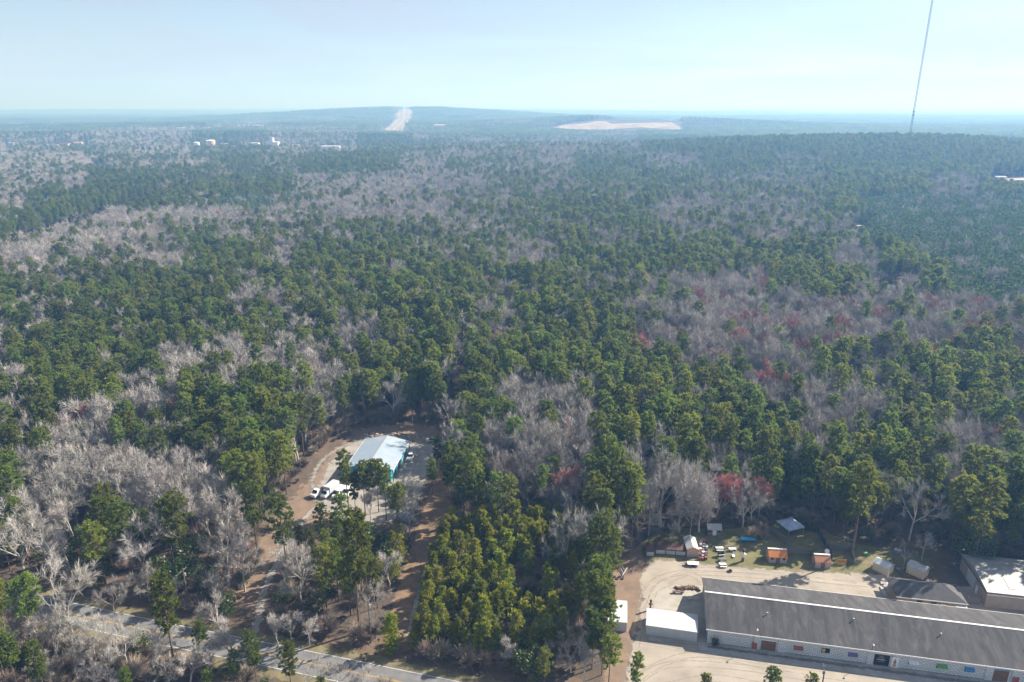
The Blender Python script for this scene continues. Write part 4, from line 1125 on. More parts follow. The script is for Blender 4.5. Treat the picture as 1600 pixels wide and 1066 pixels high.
        g = MB(); g.prism([(-2.62, 1.44), (-2.15, 2.05), (-2.18, 2.1), (-2.68, 1.48)], -.82, .82); g.build('windscreen', 'glass', o)
        bx('cargo_box', 'white_metal', o, -1.25, 3.4, -1.15, 1.15, .75, 2.95); bx('chassis', 'dark_metal', o, -1.2, 3.3, -.4, .4, .45, .74); wheels(o, (-2.4, 2.2), 1.0, .42); xf = -3.31
    for s_ in (-1, 1):
        bx('headlight', 'white_trim', o, xf - .02, xf + .12, s_ * .62 - .14, s_ * .62 + .14, .68, .84)
    return o
vehicle('flat', 'white flatbed truck loaded with junk, leftmost of the parked row', 500, 772, R(62))
vehicle('box', 'white box truck second from left in the workshop yard', 515.5, 772, R(66))
vehicle('van', 'white van third from left in the workshop yard', 530, 774, R(72))
vehicle('van', 'white van behind the pines, fourth from left in the yard', 545, 772, R(76))
vehicle('car', 'white car between the pines right of the parked row', 613, 772, R(80))
vehicle('pickup', 'white pickup under the right eave of the workshop', 642, 716, R(85))
vehicle('pickup', 'white pickup among the pines right of the dirt strip', 698, 822, R(80))
vehicle('car', 'silver car by the upper right corner of the workshop yard', 676, 690, R(30), 'steel')
q = at0(634, 813); o = thing('dumpster', 'blue dumpster at the foot of the workshop yard', 'dumpster', (q.x, q.y, 0), R(80))
mat('dumpster_blue', (.10, .26, .40), (.08, .20, .32), .6, 2.0)
b = MB(); b.prism([(-1.5, .12), (1.3, .12), (1.6, 1.5), (-1.7, 1.5)], -.95, .95); b.build('tub', 'dumpster_blue', o); bx('lid', 'dumpster_blue', o, -1.7, -.02, -1.0, 1.0, 1.503, 1.57); bx('lid', 'dumpster_blue', o, .02, 1.6, -1.0, 1.0, 1.503, 1.57)
for s_ in (-1, 1): bx('fork_pocket', 'dark_metal', o, -.9, .9, s_ * 1.02 - .06, s_ * 1.02 + .06, .8, 1.0)
BUILT.append((q.x, q.y, 4.0))
qv = at0(698, 822); BUILT.append((qv.x, qv.y, 5.0))

# ------------------------------------------------------------------ utility poles and lines
def pole(label, px, py, h, arm=True, rz=0, loc=None):
    q = Vector(loc) if loc else at0(px, py)
    o = thing('utility_pole', label, 'pole', (q.x, q.y, 0), rz)
    b = MB(); b.bar((0, 0, -.2), (0, 0, h), .16, .11, 8); b.build('shaft', 'pole_wood', o)
    if arm:
        a = bx('crossarm', 'pole_wood', o, -1.2, 1.2, .12, .22, h - .7, h - .55)
        for s_ in (-1.1, -.5, .5, 1.1):
            b = MB(); b.lathe([(.05, 0), (.07, .08), (.04, .16)], 8, (s_, .17, h - .548)); b.build('insulator', 'steel', a)
    b = MB(); b.lathe([(.2, 0), (.22, .05), (.22, .7), (.1, .75)], 10, (.36, 0, h - 2.2)); b.build('transformer', 'steel', o)
    return Vector((q.x, q.y, h))
perp = math.atan2(r_d.y, r_d.x) + R(90)
pA = pole('wooden utility pole on the road verge at the foot of the dirt strip', 580, 1004, 11.0, True, perp)
pB = pole('wooden utility pole at the near right corner of the young pines', 886, 1044, 11.5, True, perp)
d_ab = pB - pA
pL = pole('wooden utility pole by the road near the left edge', 0, 0, 11.0, True, perp, loc=(pA.x - d_ab.x * 1.05, pA.y - d_ab.y * 1.05 + 3, 0))
pR = pole('wooden utility pole in front of the gravel lot at the lower edge', 1278, 1110, 10.5, True, perp)
pC = pole('wooden utility pole at the top of the workshop yard', 691, 720, 10.0, False)
pD = pole('pale thin utility pole between the young pines and the lot', 925, 910, 9.0, False)
def line(label, a, c, offs_=(0, 0), sag=.9, drop=.5):
    o = thing('power_line', label, 'wire', (a.x, a.y, 0)); n = 10
    for k, of in enumerate(offs_):
        b = MB(); pr = None
        d_ = (c - a).normalized(); n_ = Vector((-d_.y, d_.x, 0)).normalized()
        for i in range(n + 1):
            t_ = i / n; q = a.lerp(c, t_) - Vector((a.x, a.y, 0)) + n_ * of; q.z -= sag * 4 * t_ * (1 - t_) + drop
            if pr is not None: b.bar(pr, q, .018, .018, 4, cap=False)
            pr = q
        b.build('wire', 'wire', o)
line('power lines along the road left of the dirt strip', pL, pA, (-1.1, -.5, .5, 1.1))
line('power lines along the road below the young pines', pA, pB, (-1.1, -.5, .5, 1.1))
line('power lines along the road in front of the gravel lot', pB, pR, (-1.1, -.5, .5, 1.1))
line('service lines rising along the dirt strip to the workshop', pA, pC, (-.3, .3), 1.2, 1.6)
line('service line from the corner pole up the parcel edge', pB, pD, (0,), .8, 1.5)

# ------------------------------------------------------------------ radio mast
q = survey(1423, 212)
TW = (760.0, 1424.0); tb = tz(*TW)
ms = thing('radio_mast', 'very tall slender guyed lattice radio mast on the wooded ridge', 'mast', (TW[0], TW[1], tb))
TH = 310.0
for k in range(16):
    z0 = TH * k / 16; z1 = TH * (k + 1) / 16; b = MB()
    c3 = [(1.5 * math.cos(a_), 1.5 * math.sin(a_)) for a_ in (R(90), R(210), R(330))]
    for x_, y_ in c3: b.bar((x_, y_, z0), (x_, y_, z1), .36, .36, 4, cap=False)
    nb = 9
    for i in range(nb):
        za = z0 + (z1 - z0) * i / nb; zb = z0 + (z1 - z0) * (i + 1) / nb
        for j in range(3):
            p0 = c3[j]; p1 = c3[(j + 1) % 3]; b.bar((*p0, za), (*p1, zb), .12, .12, 3, cap=False); b.bar((*p0, za), (*p1, za), .12, .12, 3, cap=False)
    b.build('section', 'mast_red' if k % 2 == 0 else 'mast_white', ms)
for zz in (36, 42):
    b = MB(); b.lathe([(.1, -1.3), (1.5, -1.0), (1.7, 0), (1.5, 1.0), (.1, 1.3)], 10, (0, 0, zz + 20)); b.build('antenna', 'dark_metal', ms)
mat('guy', (.55, .57, .6), None, .5)
for a_ in (R(90), R(210), R(330)):
    for zz, rr_ in ((95, 120), (190, 120), (290, 210)):
        b = MB(); ex, ey = rr_ * math.cos(a_), rr_ * math.sin(a_); b.bar((0, 0, zz), (ex, ey, tz(TW[0] + ex, TW[1] + ey) - tb + 1), .03, .03, 3, cap=False); b.build('guy_wire', 'guy', ms)
q = survey(606, 163); o = thing('radio_mast', 'tiny distant mast on the skyline left of the hill highway', 'mast', (q.x, q.y, tz(q.x, q.y)))
b = MB(); b.bar((0, 0, 0), (0, 0, 95), 1.2, .7, 4); b.build('shaft', 'dark_metal', o); b = MB(); b.bar((0, 0, 95), (0, 0, 105), .3, .2, 4); b.build('antenna', 'dark_metal', o)

# ------------------------------------------------------------------ far buildings
def open_front(q, w_, d_):
    """grounds in front of a far building"""
    BUILT.append((q.x, q.y + d_ / 2, max(w_, d_) * .6 + 8))
    reach = min(230, max(40, 13 * q.y / (CAM_H - q.z)))
    f_ = 12
    while f_ < reach:
        BUILT.append((q.x * (1 - f_ / q.y), q.y - f_, w_ * .5 + 7)); f_ += 14
def far_block(name, label, cat, px, py, w_, d_, h_, m='white_paint', roof='white_metal', rz=0, win=True, tall=0, base=0):
    q = survey(px, py); o = thing(name, label, cat, (q.x, q.y, tz(q.x, q.y)), rz)
    bx('wall', m, o, -w_ / 2, w_ / 2, 0, d_, -3, h_)
    r_ = MB(); r_.prism([(-.4, h_ + .002), (d_ + .4, h_ + .002), (d_ / 2, h_ + d_ * .09)], -w_ / 2 - .4, w_ / 2 + .4, axis='x'); r_.build('roof', roof, o)
    if win:
        n = max(2, int(w_ / 6))
        for k in range(n):
            u_ = -w_ / 2 + (k + .5) * w_ / n; bx('window', 'glass', o, u_ - .9, u_ + .9, -.08, -.002, h_ * .35, h_ * .35 + 1.8)
    if tall:
        bx('tower', m, o, -w_ * .15, w_ * .12, .3, d_ * .6, h_ + .01, h_ + tall); bx('tower_cap', roof, o, -w_ * .17, w_ * .14, .1, d_ * .62, h_ + tall + .002, h_ + tall + 1)
    open_front(q, w_, d_)
    return o
def far_tank(label, px, py, r0, h_, m):
    q = survey(px, py); o = thing('storage_tank', label, 'tank', (q.x, q.y, tz(q.x, q.y)))
    b = MB(); b.lathe([(r0, -3), (r0, h_)], 24); b.build('shell', m, o, False); b = MB(); b.lathe([(r0 * 1.02, h_ + .002), (r0 * .6, h_ + r0 * .14), (.3, h_ + r0 * .2)], 24); b.build('roof', 'white_paint', o)
    open_front(q, r0 * 2, r0 * 2)
far_tank('white industrial tank left of the larger tan tank', 308, 233, 8.5, 17, 'white_paint')
far_tank('large tan industrial tank among far trees', 330, 232, 12.5, 20, 'tan_tank')
far_block('industrial_plant', 'tall white plant building with tower far left of the hill highway', 'building', 425, 231.5, 34, 22, 15, tall=11)
far_block('industrial_shed', 'low white shed just left of the tall white plant', 'building', 398, 231, 22, 14, 12)
far_block('industrial_shed', 'small white shed right of the two industrial tanks', 'building', 349, 230, 18, 12, 9)
far_block('warehouse', 'long white warehouse below the far highway', 'warehouse', 516, 236, 46, 20, 11)
far_block('industrial_shed', 'small white shed between the tall plant and the long warehouse', 'building', 462, 232, 20, 12, 8)
far_block('farm_house', 'tan roofed building right of the far highway', 'house', 688, 201, 60, 30, 14, 'cream', 'tan_tank')
far_block('brick_school', 'reddish far building on a clearing at the left', 'building', 100, 229, 24, 14, 7, 'pink_wall', 'rust')
far_block('cream_house', 'yellowish far house right of the reddish building', 'house', 121, 227, 22, 12, 7, 'cream', 'tan_tank')
far_block('white_house', 'small white house at the far left edge', 'house', 17, 228, 14, 10, 8)
far_block('white_house', 'low white house at the left edge below the other', 'house', 9, 239, 22, 10, 6)
far_block('white_house', 'white roofed house in the bare wood at left', 'house', 158, 266, 14, 9, 6)
far_block('white_house', 'lone white house in the trees above the industrial tanks', 'house', 283, 206, 40, 20, 14)
rs_ = random.Random(77)
for k, (px, py) in enumerate([(61, 182), (72, 181.5), (84, 182.5), (95, 182), (104, 182), (146, 182), (175, 184), (182, 186), (223, 181), (232, 182), (238, 182), (268, 194), (285, 196), (300, 193)]):
    q = survey(px, py); z_ = tz(q.x, q.y)
    o = thing('distant_house', 'pale distant house in the scattered hamlet on the far left slope', 'house', (q.x, q.y, z_), rs_.uniform(-.5, .5), 'hamlet houses far left')
    bx('wall', 'white_paint', o, -9, 9, 0, 12, -3, 13); r_ = MB(); r_.prism([(-.6, 13.01), (12.6, 13.01), (6, 17)], -9.6, 9.6, axis='x'); r_.build('roof', 'white_metal', o)
    BUILT.append((q.x, q.y, 26)); BUILT.append((q.x * .985, q.y * .985, 30))
far_block('farm_shed', 'white roofed sheds in the yard at the far right edge', 'shed', 1564, 284, 15, 10, 6, 'white_paint', 'white_metal')
far_block('farm_shed', 'second pale shed at the far right edge', 'shed', 1592, 287, 16, 9, 5, 'cream', 'white_metal')
far_block('white_house', 'white house glimpsed through trees right of centre', 'house', 1341, 360, 6, 6, 4, 'concrete', 'steel')
far_block('white_house', 'long white roof glimpsed above the red maples', 'house', 1388, 458, 8, 6, 3.5, 'concrete', 'steel')
# traffic on the left highway
cols_ = ['white_paint', 'steel', 'black_paint', 'red_paint', 'blue_paint']
cnm = ['white', 'silver', 'black', 'red', 'blue']
lr = np.array(LEFTROAD)
for k in range(9):
    f_ = [.16, .20, .27, .34, .46, .52, .58, .62, .66][k] * (len(lr) - 1); i_ = int(f_); t_ = f_ - i_
    a = Vector(lr[i_]); c = Vector(lr[i_ + 1]); d_ = (c - a).normalized(); s_ = 1 if k % 2 else -1
    q = a.lerp(c, t_) + Vector((-d_.y, d_.x)) * 5.5 * s_
    kd = 'box' if k in (1, 5) else 'car'
    vehicle(kd, f"{cnm[k % 5]} {'truck' if kd == 'box' else 'car'} on the far left highway, number {['one', 'two', 'three', 'four', 'five', 'six', 'seven', 'eight', 'nine'][k]} from the left", 0, 0, math.atan2(d_.y, d_.x) + (0 if s_ > 0 else math.pi), cols_[k % 5], (q.x, q.y, 0)).location.z = .5
# ------------------------------------------------------------------ trees: shapes
def unit(rng):
    while True:
        v = Vector((rng.uniform(-1, 1), rng.uniform(-1, 1), rng.uniform(-1, 1)))
        if .05 < v.length < 1:
            return v.normalized()

def tuft(b, c, d, ln, wd, rng, mi=0):
    """one spray of needles: a pointed blade from c along d"""
    s = d.cross(unit(rng))
    if s.length < .05:
        s = Vector((1, 0, 0))
    s.normalize()
    m = c + d * ln * .45
    b.face([c, m + s * wd * .5, c + d * ln, m - s * wd * .5], mi)

def pine_shape(seed, h=22.0, rad=3.5, base=.5, n=34, clumps=4, tufts=19, size=.66, cone=0.0, limb=True):
    rng = random.Random(seed)
    tr = MB(); cr = MB()
    bend = Vector((rng.uniform(-.5, .5), rng.uniform(-.5, .5), 0))
    def axis(t):
        return Vector((0, 0, h * t)) + bend * (t * t)
    r0 = h * .0105
    for k in range(5):
        tr.bar(axis(k / 5) - Vector((0, 0, .2 if k == 0 else 0)), axis((k + 1) / 5 * .985), r0 * (1 - .17 * k), r0 * (1 - .17 * (k + 1)), 6, cap=False)
    lean = rng.uniform(0, 6.28)
    lump = [rng.uniform(.8, 1.12) for _ in range(7)]
    for i in range(n):
        u = (i + rng.random()) / n                       # 0 at crown base, 1 at top
        t = base + (1 - base) * u
        az = i * 2.39996 + rng.uniform(-.5, .5)
        if cone:
            prof = (1 - u) ** cone * (.55 + .45 * min(1, u * 8))
        else:
            prof = math.sqrt(max(0, 1 - ((u - .38) / .66) ** 2)) if u > .38 else .55 + .45 * (u / .38)
        ln = rad * prof * rng.uniform(.68, 1.08) * lump[int((az % 6.283) / 6.284 * 7)] * (1 + .18 * math.cos(az - lean)) + .25
        rise = -.05 + .55 * u + rng.uniform(-.15, .2)
        d = Vector((math.cos(az), math.sin(az), rise)).normalized()
        a = axis(t); e = a + d * ln
        if limb:
            tr.bar(a, a + d * ln * .85, .05 + .02 * ln * .3, .02, 3, cap=False)
        for c in range(clumps):
            s = 1 - .6 * (c / max(1, clumps - 1)) * rng.uniform(.7, 1.1)
            cc = a + d * ln * s + Vector((rng.gauss(0, .35), rng.gauss(0, .35), rng.gauss(.1, .25))) * (.6 + .12 * rad)
            for q in range(tufts):
                dd = (unit(rng) + d * .55 + Vector((0, 0, .55))).normalized()
                o = cc + unit(rng) * rng.uniform(.05, .55) * size
                tuft(cr, o, dd, size * rng.uniform(.55, 1.1), size * rng.uniform(.30, .50), rng)
    return tr, cr

def bare_shape(seed, h=19.0, spread=.5, levels=5, fork=.32, twig=.028, dens=1.0, low=.35):
    rng = random.Random(seed)
    tr = MB(); cr = MB()
    top = [0]
    def grow(p, d, ln, r, lv):
        # one limb in 2 steps with a bend
        mid = p + d * ln * .5 + unit(rng) * ln * .05
        end = p + d * ln + unit(rng) * ln * .08 + Vector((0, 0, ln * .06))
        n = 5 if lv <= 1 else (4 if lv == 2 else 3)
        b = tr if lv <= 2 else cr
        if lv <= 3:
            b.bar(p, mid, r, r * .85, n, cap=False); b.bar(mid, end, r * .85, r * .62, n, cap=False)
        else:
            b.bar(p, end, r, r * .35, 3, cap=False)
        if lv >= levels:
            return
        nd = (end - mid).normalized()
        kids = 3 if lv < levels - 1 else int(4 * dens + rng.random())
        if lv == 0:
            kids = 4
        for k in range(kids):
            s = rng.uniform(.45, 1.0) if k else 1.0
            q = p + (mid - p) * (s * 2) if s < .5 else mid + (end - mid) * (s * 2 - 1)
            a = unit(rng); a = (a - nd * a.dot(nd)).normalized()
            ang = spread * rng.uniform(.55, 1.35) * (.45 if k == 0 else 1.0)
            dd = (nd * math.cos(ang) + a * math.sin(ang) + Vector((0, 0, .12))).normalized()
            f = rng.uniform(.58, .82) * (1.0 if k == 0 else .92)
            grow(q, dd, ln * f, max(r * rng.uniform(.45, .6), twig * .5), lv + 1)
        if 1 <= lv:                                      # fine sprays along the limb
            for k in range(int((3 + 2 * lv) * dens)):
                q = p + (end - p) * rng.uniform(.2, 1)
                dd = (unit(rng) + nd * .9 + Vector((0, 0, .35))).normalized()
                tl = rng.uniform(.5, 1.5)
                cr.bar(q, q + dd * tl, twig, twig * .35, 3, cap=False)
    th = h * low
    grow(Vector((0, 0, -.2)), Vector((rng.uniform(-.06, .06), rng.uniform(-.06, .06), 1)).normalized(), th, h * .0112, 0)
    zmax = max(v[2] for v in cr.v)
    k = h / zmax
    for b in (tr, cr):
        b.v = [(x * k, y * k, z * k) for x, y, z in b.v]
    return tr, cr

def leafy_shape(seed, h=9.0, rad=3.2, n=900):
    rng = random.Random(seed)
    tr = MB(); cr = MB()
    tr.bar((0, 0, -.2), (0, 0, h * .8), h * .016, h * .006, 6, cap=False)
    lobes = []
    for k in range(16):
        u = rng.random(); az = rng.uniform(0, 6.283)
        rr = rad * math.sqrt(max(.05, 1 - (u - .3) ** 2 / .55)) * rng.uniform(.35, .85)
        c = Vector((math.cos(az) * rr, math.sin(az) * rr, h * (.22 + .7 * u)))
        lobes.append((c, rng.uniform(.7, 1.25)))
        tr.bar((0, 0, h * (.12 + .5 * u)), c, .06, .02, 3, cap=False)
    for k in range(n):
        c, r = lobes[k % 16]
        v = unit(rng)
        o = c + Vector((v.x, v.y, v.z * .8)) * r * rng.uniform(.5, 1.0)
        tuft(cr, o, (v + unit(rng) * .8 + Vector((0, 0, .2))).normalized(), rng.uniform(.35, .7), rng.uniform(.25, .42), rng)
    return tr, cr

TREE = {}      # kind -> list of (trunk mesh, crown mesh, joined mesh)
def register(kind, shapes, bark, leaf):
    out = []
    for i, (tr, cr) in enumerate(shapes):
        j = MB(); j.add(tr.v, tr.f, 0); j.add(cr.v, cr.f, 1)
        out.append((tr.mesh('trunk', bark), cr.mesh('crown', leaf), j.mesh(kind, [bark, leaf])))
    TREE[kind] = out
register('pine', [pine_shape(s, 20 * (.9 + .05 * (s % 5)), 2.3 + .26 * (s % 4), .42 + .06 * (s % 3), 46, 4, 22, .68) for s in range(8)], 'pine_bark', 'needles')
register('young', [pine_shape(40 + s, 9.5, 2.3, .06, 46, 3, 16, .62, cone=.75) for s in range(5)], 'pine_bark', 'needles_young')
register('plant', [pine_shape(60 + s, 15, 2.3, .25, 22, 3, 8, 1.05, cone=.8, limb=False) for s in range(4)], 'pine_bark', 'needles_plant')
register('bare', [bare_shape(80 + s, 19.5, .66 + .06 * (s % 3), 5, low=.22 + .05 * (s % 3), twig=.025, dens=1.0) for s in range(7)], 'bare_bark', 'bare_twig')
register('maple', [bare_shape(100 + s, 17.5, .62, 5, dens=1.2, low=.26, twig=.052) for s in range(3)], 'bare_bark', 'maple_bud')
register('brush', [bare_shape(120 + s, 4.2, .62, 4, dens=1.1, low=.12, twig=.030) for s in range(4)], 'brush_twig', 'brush_twig')
register('evergreen', [leafy_shape(140 + s, 8.5, 3.0) for s in range(3)], 'pine_bark', 'leaves_dark')
# simplified shapes for the far woods
register('pine_far', [pine_shape(160 + s, 20, 3.3, .42, 26, 2, 7, 1.45, limb=False) for s in range(4)], 'pine_bark', 'needles')
register('plant_far', [pine_shape(170 + s, 15, 2.6, .2, 16, 2, 4, 1.9, cone=.8, limb=False) for s in range(3)], 'pine_bark', 'needles_plant')
def bare_far(seed):
    rng = random.Random(seed)
    tr = MB(); cr = MB()
    tr.bar((0, 0, 0), (0, 0, 11), .22, .1, 4, cap=False)
    for k in range(150):
        az = rng.uniform(0, 6.283); u = rng.random(); r = 4.2 * math.sqrt(rng.random()) * math.sin(math.pi * (.25 + .62 * u))
        c = Vector((r * math.cos(az), r * math.sin(az), 7.5 + 10.5 * u))
        d = (Vector((math.cos(az) * .5, math.sin(az) * .5, .9)) + unit(rng) * .6).normalized()
        cr.bar(c, c + d * rng.uniform(1.4, 2.8), .07, .025, 3, cap=False)
    return tr, cr
register('bare_far', [bare_far(180 + s) for s in range(4)], 'bare_bark', 'bare_twig')

# ------------------------------------------------------------------ woodland survey: what grows where
# (sheet rows: upper edge, lower edge, runs of "from to kind"); kinds: P pine, p pine with bare, M half, b bare with pine, B bare, R bare with red maple, L plantation, Y young pine, s sparse
ROWS = [
 (140, 200, "0 1600 p"),
 (200, 240, "0 150 M,150 300 b,300 420 p,420 560 b,560 640 p,640 820 M,820 1000 b,1000 1600 P"),
 (240, 270, "0 150 b,150 330 M,330 400 p,400 470 M,470 620 P,620 700 b,700 800 M,800 900 b,900 1010 p,1010 1100 b,1100 1215 P,1215 1290 M,1290 1600 P"),
 (270, 300, "0 140 b,140 460 P,460 530 b,530 760 B,760 900 M,900 1100 p,1100 1300 M,1300 1450 P,1450 1530 B,1530 1600 P"),
 (300, 325, "0 40 b,40 290 P,290 335 M,335 430 L,430 500 b,500 700 B,700 800 M,800 1040 p,1040 1100 b,1100 1290 M,1290 1335 P,1335 1600 L"),
 (325, 345, "0 40 p,40 140 P,140 400 B,400 500 b,500 690 B,690 800 M,800 1040 p,1040 1090 b,1090 1290 M,1290 1345 P,1345 1600 L"),
 (345, 380, "0 30 P,30 210 B,210 240 M,240 260 B,260 340 M,340 400 b,400 450 M,450 700 p,700 800 M,800 1040 p,1040 1090 b,1090 1140 p,1140 1280 b,1280 1350 M,1350 1600 L"),
 (380, 400, "0 150 B,150 200 M,200 300 B,300 420 P,420 470 B,470 560 P,560 770 p,770 880 M,880 1100 P,1100 1300 P,1300 1380 b,1380 1430 P,1430 1600 L"),
 (400, 420, "0 280 B,280 420 P,420 450 b,450 690 P,690 770 p,770 870 B,870 1100 P,1100 1300 P,1300 1380 b,1380 1450 P,1450 1600 L"),
 (420, 460, "0 100 p,100 370 P,370 400 M,400 470 P,470 520 M,520 760 P,760 800 M,800 880 P,880 1000 M,1000 1100 b,1100 1200 R,1200 1350 P,1350 1440 b,1440 1480 P,1480 1600 L"),
 (460, 500, "0 40 p,40 80 b,80 350 P,350 400 b,400 470 b,470 500 P,500 600 M,600 735 P,735 800 M,800 860 P,860 900 M,900 980 P,980 1060 b,1060 1100 b,1100 1390 R,1390 1440 p,1440 1600 R"),
 (500, 540, "0 20 b,20 330 P,330 360 b,360 420 p,420 500 b,500 530 P,530 590 B,590 720 p,720 770 P,770 810 b,810 1000 P,1000 1060 R,1060 1100 b,1100 1420 R,1420 1600 R"),
 (540, 580, "0 30 b,30 262 P,262 400 B,400 460 b,460 510 b,510 545 M,545 720 P,720 1040 P,1040 1100 p,1100 1130 B,1130 1165 P,1165 1280 R,1280 1350 P,1350 1480 p,1480 1600 p"),
 (580, 620, "0 190 P,190 300 B,300 325 P,325 395 B,395 450 P,450 540 B,540 720 P,720 785 P,785 850 B,850 930 M,930 1100 P,1100 1170 p,1170 1240 B,1240 1300 R,1300 1390 b,1390 1600 P"),
 (620, 660, "0 100 P,100 180 b,180 290 b,290 380 P,380 460 P,460 545 p,545 720 P,720 750 b,750 780 P,780 835 B,835 860 p,860 935 B,935 1100 P,1100 1240 P,1240 1390 B,1390 1470 P,1470 1500 b,1500 1600 P"),
 (660, 700, "0 80 P,80 190 B,190 220 p,220 290 B,290 380 P,380 520 P,520 700 P,700 760 P,760 935 B,935 945 p,945 1100 P,1100 1240 P,1240 1330 b,1330 1400 P,1400 1500 b,1500 1560 R,1560 1600 p"),
 (700, 740, "0 20 p,20 340 B,340 510 P,510 690 P,690 785 P,785 935 B,935 1000 P,1000 1040 B,1040 1080 p,1080 1130 R,1130 1190 b,1190 1300 P,1300 1400 p,1400 1470 P,1470 1600 b"),
 (740, 780, "0 20 p,20 390 B,390 480 P,480 690 P,690 790 P,790 925 B,925 1005 P,1005 1050 M,1050 1130 R,1130 1165 p,1165 1230 b,1230 1600 P"),
 (780, 820, "0 50 P,50 250 B,250 345 P,345 390 B,390 480 p,480 690 P,690 800 y,800 915 b,915 1005 P,1005 1110 B,1110 1160 p,1160 1220 b,1220 1600 P"),
 (820, 860, "0 30 P,30 130 B,130 240 e,240 340 P,340 380 B,380 470 s,470 560 M,560 620 e,620 690 y,690 915 Y,915 1005 P,1005 1130 b,1130 1300 p,1300 1480 P,1480 1600 p"),
 (860, 900, "0 40 P,40 110 b,110 330 e,330 400 s,400 480 B,480 540 M,540 610 e,610 690 Y,690 920 Y,920 990 P,990 1600 p"),
 (900, 940, "0 40 P,40 110 s,110 330 e,330 380 s,380 460 b,460 560 e,560 610 s,610 915 Y,915 975 P,975 1600 p"),
 (940, 985, "0 260 s,260 400 s,400 520 e,520 610 s,610 915 Y,915 960 P,960 1600 s"),
 (985, 1030, "0 610 s,610 880 Y,880 910 s,910 960 P,960 1600 s"),
 (1030, 1300, "0 915 s,915 960 P,960 1600 s"),
]
PAR = {'P': (.88, 0, 0), 'p': (.58, 0, .01), 'M': (.32, 0, .03), 'b': (.17, 0, .015), 'B': (.07, 0, .008), 'R': (.05, 0, .20), 'L': (0, 1, 0)}
def habitat(sx, sy, jx, jy):
    """kind letter for each point; edges of the stands are ragged"""
    k = np.full(sx.shape, 'P', dtype='<U1')
    amp = np.clip((sy - 180) / 500, .06, 1)
    qx = np.clip(sx + jx * 34 * amp, 1, 1599); qy = sy + jy * 26 * amp
    for y0, y1, runs in ROWS:
        rowm = (qy >= y0) & (qy < y1)
        if not rowm.any(): continue
        for r in runs.split(','):
            a, b, c = r.split()
            k[rowm & (qx >= float(a)) & (qx <= float(b))] = c
    return k

rs = np.random.RandomState(7)
def scatter(spacing, y0, y1, margin=1.14):
    ya = np.arange(y0, y1, spacing * .87)
    pts = []
    for i, y in enumerate(ya):
        half = (y * CP + CAM_H * SP) * 800 / FPX * margin + 18
        x = np.arange(-half, half, spacing) + (i % 2) * spacing / 2
        pts.append(np.stack([x, np.full(x.shape, y)], 1))
    P_ = np.concatenate(pts)
    P_ += rs.uniform(-.42, .42, P_.shape) * spacing
    return P_

def near_line(x, y, line, d):
    return polydist(x, y, line, False) < d

CLEAR = [(YARD, 2.0), (LOT, 2.5), (APRON, .5), (RUT, 1.0), (PAD, 3)]
CLEARB = [W([(1000, 884), (1002, 852), (1020, 836), (1060, 832), (1130, 838), (1190, 846), (1212, 828), (1270, 830), (1326, 850), (1350, 846), (1480, 856), (1500, 884), (1540, 900), (1600, 915), (1640, 960), (1000, 960)], 0), LOTDIRT,
          W([(585, 1016), (652, 1016), (662, 930), (684, 870), (706, 800), (714, 720), (722, 640), (728, 545), (716, 540), (706, 620), (690, 690), (660, 780), (640, 840), (605, 940)], 0),
          W([(410, 850), (480, 762), (524, 708), (600, 668), (690, 670), (670, 760), (640, 800), (560, 818), (480, 850), (450, 900)], 0),
          W([(440, 872), (478, 785), (560, 795), (625, 820), (610, 836), (545, 850), (500, 876), (470, 905)], 0)]
FARCLEAR = [QUARRY_CLEAR, TOWERPATH, FIELD, EASTYARD, EASTDIRT, WESTFIELD]
def blocked(x, y):
    m = np.zeros(x.shape, bool)
    for poly, d in CLEAR:
        m |= inpoly(x, y, poly) | (polydist(x, y, poly) < d)
    for poly in CLEARB:
        m |= inpoly(x, y, poly)
    m |= near_line(x, y, ROADS, 7.0) | near_line(x, y, DRIVE, 4.0) | near_line(x, y, LANE, 4.5) | near_line(x, y, LEFTROAD, 20)
    for poly in FARCLEAR:
        m |= inpoly(x, y, poly)
    m |= near_line(x, y, HILLROAD, 66) & (y > 2700)
    for (cx_, cy_, rr) in BUILT:
        m |= (x - cx_) ** 2 + (y - cy_) ** 2 < rr * rr
    return m

def choose(letter, u, clump):
    """pine / bare / maple / plantation for each point"""
    out = np.full(letter.shape, '', dtype='<U9')
    for c, (pp, pl, mp) in PAR.items():
        m = letter == c
        if not m.any(): continue
        thr = np.clip(pp + (clump - .5) * 1.5 * (1 - abs(2 * pp - 1)), 0, 1)
        r = np.where(u < thr, 'pine', 'bare')
        if pl: r = np.where(u < .95, 'plant', 'bare')
        r = np.where((r == 'bare') & (((u * 977.0) % 1.0) < mp), 'maple', r)
        out[m] = r[m]
    for c, opts in {'Y': [(.90, 'young'), (.93, 'bare'), (1.0, 'brush')], 'y': [(.62, 'young'), (1.0, 'pine')], 'e': [(.40, 'evergreen'), (.62, 'bare'), (.85, 'brush'), (1.0, 'pine')], 's': [(.10, ''), (.50, 'brush'), (.97, 'smallbare'), (1.0, 'evergreen')]}.items():
        m = letter == c
        r = np.full(letter.shape, '', dtype='<U9')
        lo = 0
        for hi, kd in opts:
            r = np.where((u >= lo) & (u < hi), kd, r); lo = hi
        out[m] = r[m]
    return out

TREES = []     # x, y, kind, scale, rz
P0 = scatter(5.0, 112, 1150)
x, y = P0[:, 0], P0[:, 1]
z = terrain(x, y)
ok = ~blocked(x, y)
x, y, z = x[ok], y[ok], z[ok]
sx, sy = chart(x, y, z + 16.0)
bxp, byp = chart(x, y, z)
jx = fbm(x / 14, y / 14, 21, 2) * 2 - 1; jy = fbm(x / 14, y / 14, 31, 2) * 2 - 1
